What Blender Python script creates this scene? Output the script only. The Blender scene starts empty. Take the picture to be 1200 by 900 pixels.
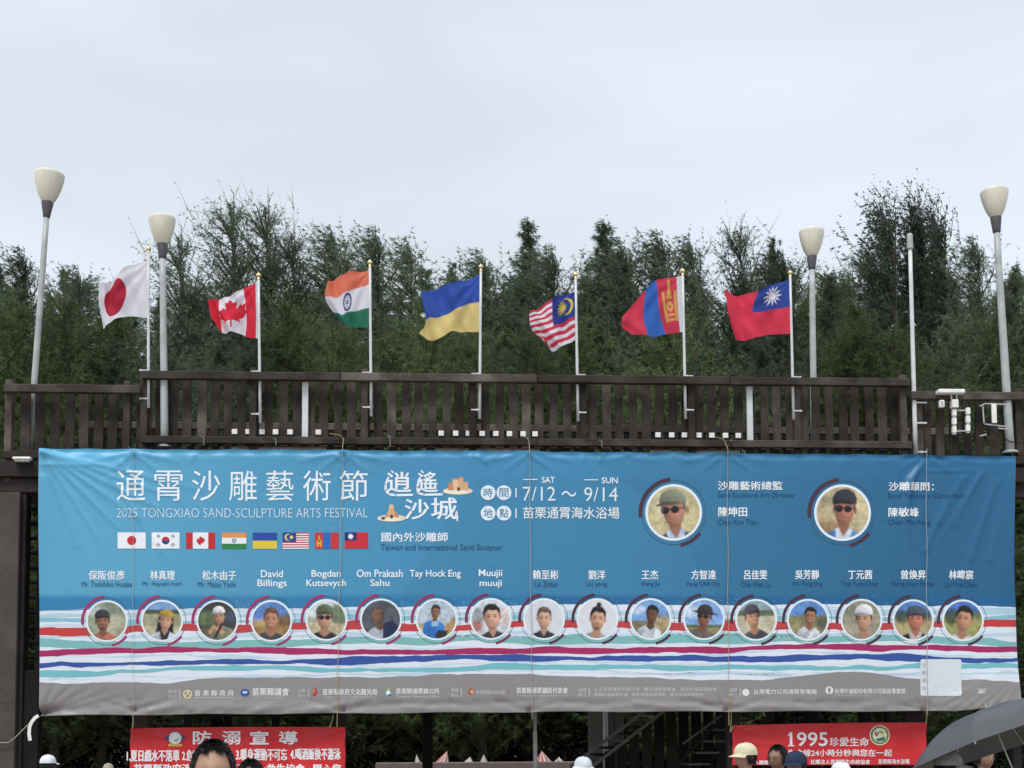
import bpy, bmesh, math, random
import numpy as np
from mathutils import Vector, Matrix, Euler
R = math.radians
random.seed(7); np.random.seed(7)
SC = bpy.context.scene
COL = SC.collection

# ------------------------------------------------------------------ camera
F = 1500.0; SH = 305.0; PITCH = 4.0; YAW = 3.2; ROLL = 0.30
cam_d = bpy.data.cameras.new('camera'); cam = bpy.data.objects.new('camera', cam_d); COL.objects.link(cam)
cam_d.sensor_width = 36; cam_d.lens = 36 * F / 1200.0; cam_d.shift_y = SH / 1200.0
cam_d.clip_end = 5000; cam_d.clip_start = 0.05
CAM = Vector((0, 0, 1.7)); cam.location = CAM
CROT = Matrix.Rotation(R(-YAW), 3, 'Z') @ Matrix.Rotation(R(90 + PITCH), 3, 'X') @ Matrix.Rotation(R(-ROLL), 3, 'Z')
cam.rotation_euler = CROT.to_euler()
SC.camera = cam

# ------------------------------------------------------------------ world, overcast
SUN_EL, SUN_AZ = 58.0, 205.0      # sun stands high behind the camera, a little to the left
w = bpy.data.worlds.new('World'); SC.world = w; w.use_nodes = True
nt = w.node_tree; nt.nodes.clear()
def N(t, typ, **kw):
    n = t.nodes.new(typ)
    for k, v in kw.items():
        if k in n.inputs.keys() if isinstance(k, str) else False: n.inputs[k].default_value = v
        else: setattr(n, k, v)
    return n
out = N(nt, 'ShaderNodeOutputWorld'); bg = N(nt, 'ShaderNodeBackground'); bg.inputs[1].default_value = 0.1
sky = N(nt, 'ShaderNodeTexSky'); sky.sky_type = 'NISHITA'; sky.sun_disc = False
sky.sun_elevation = R(SUN_EL); sky.sun_rotation = R(SUN_AZ)
tc = N(nt, 'ShaderNodeTexCoord'); mp = N(nt, 'ShaderNodeMapping'); mp.inputs['Scale'].default_value = (1.0, 1.0, 3.2)
nz = N(nt, 'ShaderNodeTexNoise'); nz.inputs['Scale'].default_value = 2.6; nz.inputs['Detail'].default_value = 7; nz.inputs['Roughness'].default_value = 0.45; nz.inputs['Distortion'].default_value = 0.5
cr = N(nt, 'ShaderNodeValToRGB'); e = cr.color_ramp.elements
e[0].position = 0.34; e[0].color = (5.95, 6.45, 7.05, 1); e[1].position = 0.68; e[1].color = (6.95, 7.6, 8.45, 1)
mx = N(nt, 'ShaderNodeMix'); mx.data_type = 'RGBA'; mx.inputs[0].default_value = 0.93
nt.links.new(tc.outputs['Generated'], mp.inputs['Vector']); nt.links.new(mp.outputs[0], nz.inputs['Vector'])
nt.links.new(nz.outputs[0], cr.inputs[0]); nt.links.new(sky.outputs[0], mx.inputs[6]); nt.links.new(cr.outputs[0], mx.inputs[7])
nt.links.new(mx.outputs[2], bg.inputs[0]); nt.links.new(bg.outputs[0], out.inputs[0])
sun_d = bpy.data.lights.new('sun', 'SUN'); sun_d.energy = 1.9; sun_d.angle = R(18); sun_d.color = (1.0, 0.97, 0.93)
sun = bpy.data.objects.new('sun', sun_d); COL.objects.link(sun)
_el, _az = R(SUN_EL), R(SUN_AZ)
sdir = Vector((math.sin(_az) * math.cos(_el), math.cos(_az) * math.cos(_el), math.sin(_el)))
sun.rotation_euler = sdir.to_track_quat('Z', 'Y').to_euler()
SC.view_settings.view_transform = 'Standard'; SC.view_settings.look = 'None'; SC.view_settings.gamma = 1
SC.view_settings.exposure = 0.33

# ------------------------------------------------------------------ helpers
def at(px, py, Y):
    d = CROT @ Vector(((px - 600) / F, (450 - py + SH) / F, -1.0))
    return CAM + d * ((Y - CAM.y) / d.y)
def srgb(r, g, b):
    f = lambda c: (c / 255 / 12.92) if c / 255 <= 0.04045 else ((c / 255 + 0.055) / 1.055) ** 2.4
    return (f(r), f(g), f(b))
PIX = {}
def tag(o, label=None, cat=None, group=None, kind=None):
    if label: o['label'] = label
    if cat: o['category'] = cat
    if group: o['group'] = group
    if kind: o['kind'] = kind
    return o
def empty(name, loc=(0, 0, 0), label=None, cat=None, group=None, rz=0):
    o = bpy.data.objects.new(name, None); COL.objects.link(o); o.location = loc; o.rotation_euler = (0, 0, rz); o.empty_display_size = 0.2
    return tag(o, label, cat, group)
def link_mesh(name, me, parent=None, loc=None):
    o = bpy.data.objects.new(name, me); COL.objects.link(o)
    if loc is not None: o.location = loc
    if parent is not None:
        o.parent = parent
    return o
class MB:
    """collects geometry in world coordinates (or local ones); build() links ONE mesh"""
    def __init__(s): s.v = []; s.f = []; s.c = []; s.smooth = False
    def add(s, vs, fs, c=None):
        n = len(s.v); s.v.extend([tuple(p) for p in vs]); s.f.extend([tuple(i + n for i in f) for f in fs]); s.c.extend([c] * len(fs)); return s
    def box(s, a, b, rot=None, c=None):
        x0, y0, z0 = a; x1, y1, z1 = b
        vs = [Vector(p) for p in ((x0,y0,z0),(x1,y0,z0),(x1,y1,z0),(x0,y1,z0),(x0,y0,z1),(x1,y0,z1),(x1,y1,z1),(x0,y1,z1))]
        if rot is not None:
            ctr = (vs[0] + vs[6]) / 2; vs = [ctr + rot @ (p - ctr) for p in vs]
        return s.add(vs, [(0,3,2,1),(4,5,6,7),(0,1,5,4),(1,2,6,5),(2,3,7,6),(3,0,4,7)], c)
    def bevbox(s, a, b, k=0.008, c=None):
        x0,y0,z0 = a; x1,y1,z1 = b
        bm = bmesh.new(); bmesh.ops.create_cube(bm, size=1)
        for v in bm.verts: v.co = Vector(((x0+x1)/2 + v.co.x*(x1-x0), (y0+y1)/2 + v.co.y*(y1-y0), (z0+z1)/2 + v.co.z*(z1-z0)))
        bmesh.ops.bevel(bm, geom=bm.edges[:], offset=k, segments=1, affect='EDGES')
        bm.verts.index_update()
        s.add([v.co.copy() for v in bm.verts], [[v.index for v in f.verts] for f in bm.faces], c); bm.free(); return s
    def beam(s, p, q, wx, wy, c=None):
        p = Vector(p); q = Vector(q); d = (q - p); L = d.length; m = d.to_track_quat('Z', 'X').to_matrix()
        vs = []
        for zz in (0, L):
            for (x, y) in ((-wx/2,-wy/2),(wx/2,-wy/2),(wx/2,wy/2),(-wx/2,wy/2)): vs.append(p + m @ Vector((x, y, zz)))
        return s.add(vs, [(0,3,2,1),(4,5,6,7),(0,1,5,4),(1,2,6,5),(2,3,7,6),(3,0,4,7)], c)
    def tube(s, pts, r, n=8, cap=True, c=None):
        pts = [Vector(p) for p in pts]; rr = r if isinstance(r, (list, tuple)) else [r] * len(pts)
        rings = []; prev = None
        for i, p in enumerate(pts):
            d = (pts[min(i+1, len(pts)-1)] - pts[max(i-1, 0)]).normalized()
            if prev is None:
                a = d.cross(Vector((0, 1, 0.01))); a = a if a.length > 1e-3 else d.cross(Vector((1, 0, 0)))
            else: a = prev - d * prev.dot(d)
            a.normalize(); prev = a; b = d.cross(a)
            rings.append([p + (a * math.cos(t) + b * math.sin(t)) * rr[i] for t in [2*math.pi*k/n for k in range(n)]])
        vs = [v for ring in rings for v in ring]; fs = []
        for i in range(len(pts)-1):
            for k in range(n): fs.append((i*n+k, i*n+(k+1)%n, (i+1)*n+(k+1)%n, (i+1)*n+k))
        if cap: fs.append(tuple(range(n))[::-1]); fs.append(tuple((len(pts)-1)*n + k for k in range(n)))
        return s.add(vs, fs, c)
    def lathe(s, prof, n=24, ctr=(0,0,0), c=None, m=None):
        vs = []; fs = []; ctr = Vector(ctr)
        for r, z in prof:
            for k in range(n):
                p = Vector((r*math.cos(2*math.pi*k/n), r*math.sin(2*math.pi*k/n), z))
                vs.append(ctr + (m @ p if m is not None else p))
        for i in range(len(prof)-1):
            for k in range(n): fs.append((i*n+k, i*n+(k+1)%n, (i+1)*n+(k+1)%n, (i+1)*n+k))
        return s.add(vs, fs, c)
    def build(s, name, mat, parent=None, smooth=False, origin=None):
        me = bpy.data.meshes.new(name)
        o0 = Vector(origin) if origin is not None else None
        if parent is not None and origin is None: o0 = Vector(parent.matrix_basis.translation) if parent.parent is None else Vector(parent.get('_w', (0,0,0)))
        if o0 is None: o0 = Vector((0, 0, 0)); 
        vs = [(p[0]-o0.x, p[1]-o0.y, p[2]-o0.z) for p in s.v]
        me.from_pydata(vs, [], s.f); me.update()
        if any(c is not None for c in s.c):
            at_ = me.attributes.new('Col', 'FLOAT_COLOR', 'FACE')
            at_.data.foreach_set('color', np.array([(c or (1,1,1)) + (1.0,) for c in s.c], dtype=np.float32).ravel())
        if smooth: me.polygons.foreach_set('use_smooth', [True]*len(me.polygons))
        for m_ in (mat if isinstance(mat, (list, tuple)) else [mat]): me.materials.append(m_)
        ob = bpy.data.objects.new(name, me); COL.objects.link(ob)
        if parent is not None: ob.parent = parent
        elif origin is not None: ob.location = o0
        return ob
def box_obj(name, a, b, mat, parent, bev=0.006, mesh=None):
    """box centred on its own origin, so alike boxes may share mesh data"""
    a = Vector(a); b = Vector(b); c = (a + b) / 2; pw = Vector(parent.location) if parent else Vector((0,0,0))
    if mesh is None:
        o = MB().bevbox(a - c, b - c, bev).build(name, mat, None); 
    else:
        o = bpy.data.objects.new(name, mesh); COL.objects.link(o)
    if parent: o.parent = parent
    o.location = c - pw
    return o

# ------------------------------------------------------------------ materials
def mat_base(name, rough=0.7, spec=0.3):
    m = bpy.data.materials.new(name); m.use_nodes = True; t = m.node_tree
    b = t.nodes['Principled BSDF']; b.inputs['Roughness'].default_value = rough; b.inputs['Specular IOR Level'].default_value = spec
    return m, t, b
def mixn(t, fac, a, b, mode='MIX'):
    n = t.nodes.new('ShaderNodeMix'); n.data_type = 'RGBA'; n.blend_type = mode
    for i, v in ((0, fac), (6, a), (7, b)):
        if hasattr(v, 'links'): t.links.new(v, n.inputs[i])
        else: n.inputs[i].default_value = v if i == 0 else (tuple(v) + (1,) if len(v) == 3 else v)
    return n.outputs[2]
def ramp(t, src, stops):
    n = t.nodes.new('ShaderNodeValToRGB'); el = n.color_ramp.elements
    while len(el) < len(stops): el.new(0.5)
    for e_, (p, c) in zip(el, stops):
        e_.position = p; e_.color = (c, c, c, 1) if not isinstance(c, tuple) else c + (1,)
    t.links.new(src, n.inputs[0]); return n.outputs[0]
def noise(t, scale, detail=4, rough=0.55, coord='Object', stretch=(1,1,1), dist=0):
    tc = t.nodes.new('ShaderNodeTexCoord'); mp = t.nodes.new('ShaderNodeMapping'); mp.inputs['Scale'].default_value = stretch
    n = t.nodes.new('ShaderNodeTexNoise'); n.inputs['Scale'].default_value = scale; n.inputs['Detail'].default_value = detail
    n.inputs['Roughness'].default_value = rough; n.inputs['Distortion'].default_value = dist
    if coord == 'World':
        g = t.nodes.new('ShaderNodeNewGeometry'); t.links.new(g.outputs['Position'], mp.inputs[0])
    else: t.links.new(tc.outputs[coord], mp.inputs[0])
    t.links.new(mp.outputs[0], n.inputs[0]); return n.outputs[0]
def bump(t, b, src, strength=0.3, dist=0.01):
    n = t.nodes.new('ShaderNodeBump'); n.inputs['Strength'].default_value = strength; n.inputs['Distance'].default_value = dist
    t.links.new(src, n.inputs['Height']); t.links.new(n.outputs[0], b.inputs['Normal'])
def orand(t):
    return t.nodes.new('ShaderNodeObjectInfo').outputs['Random']

def wood_mat(name, c0, c1, c2, stretch):
    m, t, b = mat_base(name, 0.8, 0.25)
    g = noise(t, 9, 8, 0.65, 'World', stretch, 0.6)
    blot = noise(t, 1.7, 5, 0.6, 'World')
    base = mixn(t, ramp(t, g, [(0.3, 0.0), (0.7, 1.0)]), c0, c1)
    base = mixn(t, ramp(t, blot, [(0.46, 0.0), (0.66, 0.85)]), base, c2)
    rv = ramp(t, orand(t), [(0.0, 0.42), (0.7, 0.85), (1.0, 1.45)])
    base = mixn(t, 1.0, base, rv, 'MULTIPLY')
    t.links.new(base, b.inputs['Base Color']); bump(t, b, g, 0.6, 0.01)
    return m
WOODV = wood_mat('weathered_wood_upright', (0.024,0.019,0.016), (0.066,0.053,0.045), (0.115,0.096,0.082), (6,6,0.5))
WOODH = wood_mat('weathered_wood_rail', (0.028,0.022,0.019), (0.072,0.058,0.050), (0.125,0.108,0.094), (0.5,6,6))
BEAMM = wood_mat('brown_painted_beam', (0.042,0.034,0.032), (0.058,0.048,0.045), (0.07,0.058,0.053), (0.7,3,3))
DARKW = wood_mat('dark_wood', (0.010,0.009,0.009), (0.02,0.017,0.016), (0.028,0.023,0.021), (3,3,0.6))

def plain(name, c, rough=0.5, spec=0.4, nscale=6, namp=0.12, metal=0, bmp=0.0):
    m, t, b = mat_base(name, rough, spec); b.inputs['Metallic'].default_value = metal
    n = noise(t, nscale, 5, 0.6, 'World')
    lo = tuple(x*(1-namp) for x in c); hi = tuple(min(1, x*(1+namp)) for x in c)
    t.links.new(mixn(t, ramp(t, n, [(0.3,0.0),(0.7,1.0)]), lo, hi), b.inputs['Base Color'])
    if bmp: bump(t, b, n, bmp, 0.005)
    return m
WHITEP = plain('white_pole_paint', (0.62,0.63,0.64), 0.35, 0.5, 3, 0.12)
GREYPOST = plain('galvanised_post', (0.40,0.42,0.42), 0.45, 0.5, 5, 0.2)
COLLAR = plain('dark_bronze_collar', (0.07,0.065,0.07), 0.5)
GOLD = plain('gold_finial', (0.85,0.70,0.38), 0.35, 0.5, 4, 0.1, metal=0.85)
WHITEB = plain('white_board', (0.82,0.81,0.78), 0.6, 0.3, 8, 0.1)
METAL = plain('pale_metal', (0.5,0.5,0.5), 0.4, 0.5, 9, 0.15, metal=0.4)
ROPE = plain('pale_rope', (0.40,0.38,0.34), 0.9, 0.1, 30, 0.2)
YROPE = plain('yellow_rope', (0.42,0.35,0.20), 0.9, 0.1, 30, 0.2)
GREENWALL = plain('grey_green_wall', (0.22,0.23,0.205), 0.8, 0.2, 3, 0.15)
# ivory diffuser
GLOBE, t, b = mat_base('ivory_diffuser', 0.35, 0.4)
b.inputs['Base Color'].default_value = (0.72,0.68,0.54,1); b.inputs['Subsurface Weight'].default_value = 0.15; b.inputs['Subsurface Radius'].default_value = (0.1,0.1,0.08)
n_ = noise(t, 4, 4, 0.6, 'World', (3,3,0.7)); t.links.new(mixn(t, ramp(t, n_, [(0.3,0.0),(0.75,1.0)]), (0.80,0.77,0.66), (0.70,0.66,0.54)), b.inputs['Base Color'])

def print_mat(name, rough=0.42, transl=0.0, mott=0.05, attr='Col', bstr=0.12, spec=0.35):
    m, t, b = mat_base(name, rough, spec)
    a = t.nodes.new('ShaderNodeAttribute'); a.attribute_name = attr
    n = noise(t, 26, 4, 0.6, 'World')
    c = mixn(t, 1.0, a.outputs['Color'], ramp(t, n, [(0.3, 1-mott), (0.7, 1.0)]), 'MULTIPLY')
    t.links.new(c, b.inputs['Base Color'])
    big = noise(t, 5, 6, 0.55, 'World', (1,1,1), 1.2); bump(t, b, big, bstr, 0.05)
    if transl:
        tr = t.nodes.new('ShaderNodeBsdfTranslucent'); t.links.new(c, tr.inputs[0]); ms = t.nodes.new('ShaderNodeMixShader'); ms.inputs[0].default_value = transl
        o = t.nodes['Material Output']; t.links.new(b.outputs[0], ms.inputs[1]); t.links.new(tr.outputs[0], ms.inputs[2]); t.links.new(ms.outputs[0], o.inputs[0])
    return m
PRINT = print_mat('vinyl_print')
CLOTH = print_mat('banner_vinyl', 0.40)
FLAGM = print_mat('flag_cloth', 0.75, 0.42, 0.04, bstr=0.06, spec=0.15)

# ------------------------------------------------------------------ ground and sea of sand
Ym = 20.0
def gz(x, y): return 0.05*math.sin(x*0.31)*math.cos(y*0.27)
mb = MB(); n = 60
xs = [ -1500, -600, -250] + list(np.linspace(-60, 60, n)) + [250, 600, 1500]
ys = [-60] + list(np.linspace(-20, 80, n)) + [200, 600, 2500]
for yy in ys:
    for xx in xs: mb.v.append((xx, yy, (gz(xx, yy) if abs(xx) < 61 and yy < 81 else 0) - 0.05))
for j in range(len(ys)-1):
    for i in range(len(xs)-1):
        k = j*len(xs)+i; mb.f.append((k, k+1, k+1+len(xs), k+len(xs))); mb.c.append(None)
SAND, t, b = mat_base('beach_sand', 0.95, 0.1)
n1 = noise(t, 3, 8, 0.7, 'World'); t.links.new(mixn(t, n1, (0.23,0.20,0.16), (0.36,0.32,0.26)), b.inputs['Base Color']); bump(t, b, n1, 0.5, 0.05)
tag(mb.build('ground', SAND, None), kind='structure')

# ------------------------------------------------------------------ deck and railings
def Zc(py, Y=Ym, px=600): return at(px, py, Y).z
def Xc(px, Y=Ym, py=480): return at(px, py, Y).x
zt0, zt1 = Zc(450.5), Zc(440)            # top rail
zb0, zb1 = Zc(523.5), Zc(514)            # bottom rail
floor_z = zb0 - 0.06
XL, XR = Xc(-40), Xc(1260)
deck = empty('wooden_deck', (0, 20, 0), 'raised dark brown timber deck on posts behind the big blue banner', 'deck')
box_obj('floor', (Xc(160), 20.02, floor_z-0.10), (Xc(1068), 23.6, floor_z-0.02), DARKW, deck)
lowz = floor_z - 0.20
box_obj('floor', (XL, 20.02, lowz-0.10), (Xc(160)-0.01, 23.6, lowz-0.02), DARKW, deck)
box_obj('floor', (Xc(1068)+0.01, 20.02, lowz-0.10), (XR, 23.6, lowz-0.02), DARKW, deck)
# two long fascia beams, one above the other
box_obj('beam', (XL, 19.94, Zc(561, px=300)), (XR, 20.14, Zc(543, px=300)), BEAMM, deck, 0.012)
box_obj('beam', (XL, 20.03, Zc(578, px=300)), (XR, 20.25, Zc(561, px=300)-0.004), BEAMM, deck, 0.012)
def column(px0, px1, Y=20.1, d=0.22, mat=BEAMM, ztop=None):
    z1 = ztop if ztop is not None else Zc(578.5, px=300) - 0.003
    return box_obj('column', (Xc(px0, Y, 850), Y, -0.1), (Xc(px1, Y, 850), Y+d, z1), mat, deck, 0.012)
column(-22, 17.5, 19.96, 0.3); column(18.5, 25.5, 20.05, 0.25, DARKW)  # narrow dark one stands in for the near post's shaded side face
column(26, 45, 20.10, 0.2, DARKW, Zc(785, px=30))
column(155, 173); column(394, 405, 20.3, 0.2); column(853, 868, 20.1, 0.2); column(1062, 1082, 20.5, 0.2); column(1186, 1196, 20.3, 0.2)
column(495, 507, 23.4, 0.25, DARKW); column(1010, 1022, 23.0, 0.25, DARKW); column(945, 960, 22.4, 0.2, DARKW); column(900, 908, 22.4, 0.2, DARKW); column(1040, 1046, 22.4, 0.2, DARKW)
# louvre slats left of the banner
zz = Zc(590, px=30); sl = None
while zz > Zc(790, px=30):
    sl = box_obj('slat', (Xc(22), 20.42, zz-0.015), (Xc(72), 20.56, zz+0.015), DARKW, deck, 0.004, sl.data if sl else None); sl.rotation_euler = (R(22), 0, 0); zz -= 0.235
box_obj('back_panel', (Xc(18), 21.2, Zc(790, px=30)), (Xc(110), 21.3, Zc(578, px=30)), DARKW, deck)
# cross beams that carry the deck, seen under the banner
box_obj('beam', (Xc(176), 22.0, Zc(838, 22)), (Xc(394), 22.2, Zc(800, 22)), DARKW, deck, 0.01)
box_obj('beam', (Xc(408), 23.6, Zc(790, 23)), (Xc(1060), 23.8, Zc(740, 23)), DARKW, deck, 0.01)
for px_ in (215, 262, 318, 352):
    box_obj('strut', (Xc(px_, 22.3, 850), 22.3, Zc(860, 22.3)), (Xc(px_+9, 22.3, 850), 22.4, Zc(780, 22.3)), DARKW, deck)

def railing(label, x0, x1, ztop, zbot, Y=Ym, step=0.2145, phase=0.0, posts=(), skip=(), pmat=WOODV, group='weathered timber railings round the deck', pick_w=0.138, prand=1.0, th=0.13, twist=1.0):
    r = empty('wooden_railing', ((x0+x1)/2, Y, zbot), label, 'railing', group)
    seg = 3.1; x = x0; rl = None
    while x < x1 - 0.05:                        # rails come in lengths butted end to end
        xe = min(x + seg, x1); xe = x1 if x1 - xe < 1.0 else xe
        for (zz0, zz1, dd, nm) in ((ztop-th, ztop, 0.10, 'top_rail'), (zbot, zbot+0.12, 0.08, 'bottom_rail')):
            o = box_obj(nm, (x+0.004, Y-0.08, zz0), (xe-0.004, Y-0.08+dd, zz1), WOODH, r, 0.012)
            o.rotation_euler = (0, R(random.uniform(-0.12, 0.12)), 0)
        x = xe
    # picket: a slightly worn board, three meshes shared
    h = ztop - 0.03 - (zbot + 0.015)
    protos = []
    for k in range(4):
        m_ = MB(); w_ = pick_w*random.uniform(0.93, 1.05); nn = 6; vs = []; fs = []
        for i in range(nn+1):
            z_ = -h/2 + h*i/nn; jl = random.uniform(-0.004, 0.004); jr = random.uniform(-0.004, 0.004); bow = 0.006*math.sin(i/nn*math.pi)*random.choice((-1,1))
            vs += [(-w_/2+jl, -0.018+bow, z_), (w_/2+jr, -0.018+bow, z_), (w_/2+jr, 0.018+bow, z_), (-w_/2+jl, 0.018+bow, z_)]
        for i in range(nn):
            for q in range(4): fs.append((i*4+q, i*4+(q+1)%4, i*4+4+(q+1)%4, i*4+4+q))
        fs += [(3,2,1,0), (nn*4, nn*4+1, nn*4+2, nn*4+3)]
        me = bpy.data.meshes.new('picket'); me.from_pydata(vs, [], fs); me.materials.append(pmat); protos.append(me)
    x = x0 + phase
    while x < x1:
        if not any(abs(x - s) < 0.07 for s in skip):
            o = bpy.data.objects.new('picket', random.choice(protos)); COL.objects.link(o); o.parent = r
            o.location = (x - r.location.x + random.uniform(-0.016, 0.016)*prand, 0.165, h/2 + 0.015 + random.uniform(-0.006, 0.006))
            o.rotation_euler = (0, R(random.uniform(-0.8, 0.8)*twist), R(random.uniform(-5, 5)))
        x += step
    for sx in posts:
        box_obj('post', (sx-0.055, Y+0.021, zbot-0.35), (sx+0.055, Y+0.145, ztop+0.09), WOODV, r, 0.01)
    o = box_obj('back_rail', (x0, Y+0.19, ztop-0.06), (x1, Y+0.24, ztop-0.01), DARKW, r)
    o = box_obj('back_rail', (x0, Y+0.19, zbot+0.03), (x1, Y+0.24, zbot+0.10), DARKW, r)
    return r
lampX = [Xc(192), Xc(953, py=480)]
g0 = Xc(275, 20.1, 507)                          # a gap lies here
ph = (g0 + 0.107 - Xc(166)) % 0.2145
PX = [178, 303, 434, 562, 676, 802, 927]         # flagpoles
railing('long middle railing of weathered brown boards above the blue banner', Xc(166), Xc(1066), zt1, zb0, phase=ph,
        posts=[Xc(p) for p in (168, 296, 427, 554, 684, 811, 935, 1060)], skip=[lampX[0]])
lz = 0.215
railing('short lower railing of brown boards at the left end of the deck', Xc(5), Xc(165.5), Zc(454, px=300), Zc(540, px=300), phase=0.05, posts=[Xc(9), Xc(148)], step=0.225)
railing('lower railing of brown boards at the right end behind the white antenna frame', Xc(1066.5), XR, Zc(455, px=600)+0.0, Zc(541, px=600), phase=0.12, posts=[Xc(1078), Xc(1195)], step=0.22)
bz1 = zt1 - 0.03
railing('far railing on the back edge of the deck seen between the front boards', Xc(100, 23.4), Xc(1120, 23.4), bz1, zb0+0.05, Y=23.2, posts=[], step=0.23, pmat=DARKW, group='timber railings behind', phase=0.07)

# white boards lying behind the foot of the railing
for lab, a, b_ in (('board with small white blocks at the railing foot below the maple leaf flag', 268, 381), ('board with small white blocks at the railing foot between the blue-yellow and striped flags', 511, 634), ('board with small white blocks at the railing foot below the upright banded flag', 764, 871)):
    t_ = empty('white_board', (Xc((a+b_)/2), 20.26, floor_z), lab, 'board', 'white boards along the railing foot')
    nn = 4
    for k in range(nn):
        xa = Xc(a) + (Xc(b_)-Xc(a))*k/nn; xb = Xc(a) + (Xc(b_)-Xc(a))*(k+1)/nn - 0.01
        box_obj('plank', (xa, 20.24, floor_z-0.018), (xb, 20.27, Zc(514, 20.25)), WHITEB, t_)
    bk = None
    for q_ in [g_ for g_ in (275,291,307,323,340,373,517,534,549,565,581,597,613,627,771,787,802,819,834,850,865) if a < g_ < b_]:
        gx = Xc(q_, 20.13, 508); bk = box_obj('block', (gx-0.044, 20.11, Zc(511.3, 20.11)), (gx+0.044, 20.14, Zc(505.2, 20.11)), WHITEB, t_, 0.006, bk.data if bk else None)
for px_, lab in ((357, 'short white post in the railing just right of the maple leaf flagpole'), (880, 'short white post standing in the railing gap under the red flag with a blue corner')):
    t_ = empty('white_post', (Xc(px_), 20.05, zb1), lab, 'post', 'short white posts in the railing')
    box_obj('panel', (Xc(px_)-0.048, 20.06, zb1-0.05), (Xc(px_)+0.048, 20.12, zt0+0.02), WHITEP, t_)
    box_obj('bracket', (Xc(px_)-0.03, 20.122, zt0-0.12), (Xc(px_)+0.03, 20.14, zt0+0.0), METAL, t_)

# ------------------------------------------------------------------ lamps
def lamp(label, pb, pt, ytop, Y, rb, rt, hw=17, hh=34, ch=17):
    """pb: foot pixel (x,y), pt: pixel x of the head, ytop: pixel y of the rim"""
    foot = at(pb[0], pb[1], Y); head = at(pt, ytop + hh + ch, Y)
    r = empty('street_lamp', foot, label, 'lamp', 'goblet-headed lamps along the deck')
    mpx = (at(601, 300, Y) - at(600, 300, Y)).length
    m = MB(); d = head - foot; pts = [foot + d*k/8 for k in range(9)]
    m.tube(pts, [rb + (rt-rb)*k/8 for k in range(9)], 12); m.build('pole', GREYPOST, r, True)
    ax = d.normalized(); rot = Vector((0,0,1)).rotation_difference(ax).to_matrix()
    m = MB(); m.lathe([(rt*1.02,-0.02),(rt*1.25,0.0),(rt*1.3,0.03),(hw*mpx*0.40,ch*mpx-0.01),(hw*mpx*0.36,ch*mpx+0.012),(0.001,ch*mpx+0.012)], 20, head, m=rot); m.build('collar', COLLAR, r, True)
    m = MB(); z0 = ch*mpx; Hh = hh*mpx; W = hw*mpx
    prof = [(W*0.36, z0), (W*0.50, z0+Hh*0.10), (W*0.66, z0+Hh*0.27), (W*0.80, z0+Hh*0.48), (W*0.91, z0+Hh*0.70), (W*0.98, z0+Hh*0.90), (W*0.985, z0+Hh*0.965), (W*0.96, z0+Hh), (W*0.80, z0+Hh+0.004), (W*0.4, z0+Hh-0.002), (0.001, z0+Hh-0.004)]
    m.lathe(prof, 28, head, m=rot); m.build('lamp_shade', GLOBE, r, True)
    m = MB(); m.lathe([(rb*1.0, -0.0), (rb*1.7, 0.0), (rb*1.7, 0.03), (rb*1.05, 0.05)], 14, foot); m.build('base_plate', METAL, r)
    return r
lamp('tallest lamp at the left end, leaning right, with an ivory goblet head', (34, 534), 54.5, 203, 20.35, 0.052, 0.045)
lamp('ivory-headed lamp between the red disc flag and the maple leaf flag', (193, 524), 190.5, 255, 20.04, 0.062, 0.048, 15.5, 31, 16)
lamp('ivory-headed lamp just right of the red flag with a blue corner', (954, 524), 951.5, 269, 20.45, 0.058, 0.048, 15, 31, 15)
lamp('tall ivory-headed lamp at the right edge beside the wire bracket', (1184, 531), 1168, 221, 20.02, 0.072, 0.050, 16.5, 33, 18)
# slender capped mast
r = empty('mast', at(1073, 533, 20.0), 'slender white mast with a thicker cap and no lamp, right of the middle railing', 'mast')
foot = at(1073, 533, 20.0); top = at(1066.5, 292, 20.0); MB().tube([foot + (top-foot)*k/6 for k in range(7)], [0.04,0.038,0.036,0.035,0.034,0.033,0.032], 10).build('pole', WHITEP, r, True)
tp2 = at(1066, 274, 20.0); MB().tube([top, top + (tp2-top)*0.06, tp2 - (tp2-top)*0.1, tp2], [0.05,0.052,0.045,0.036], 12).build('cap', GREYPOST, r, True)
for py_ in (472, 496, 530):
    p = at(1071.5, py_, 20.0); box_obj('bracket', (p.x, 19.97, p.z-0.014), (p.x+0.20, 20.0, p.z+0.014), WHITEP, r)

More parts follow.
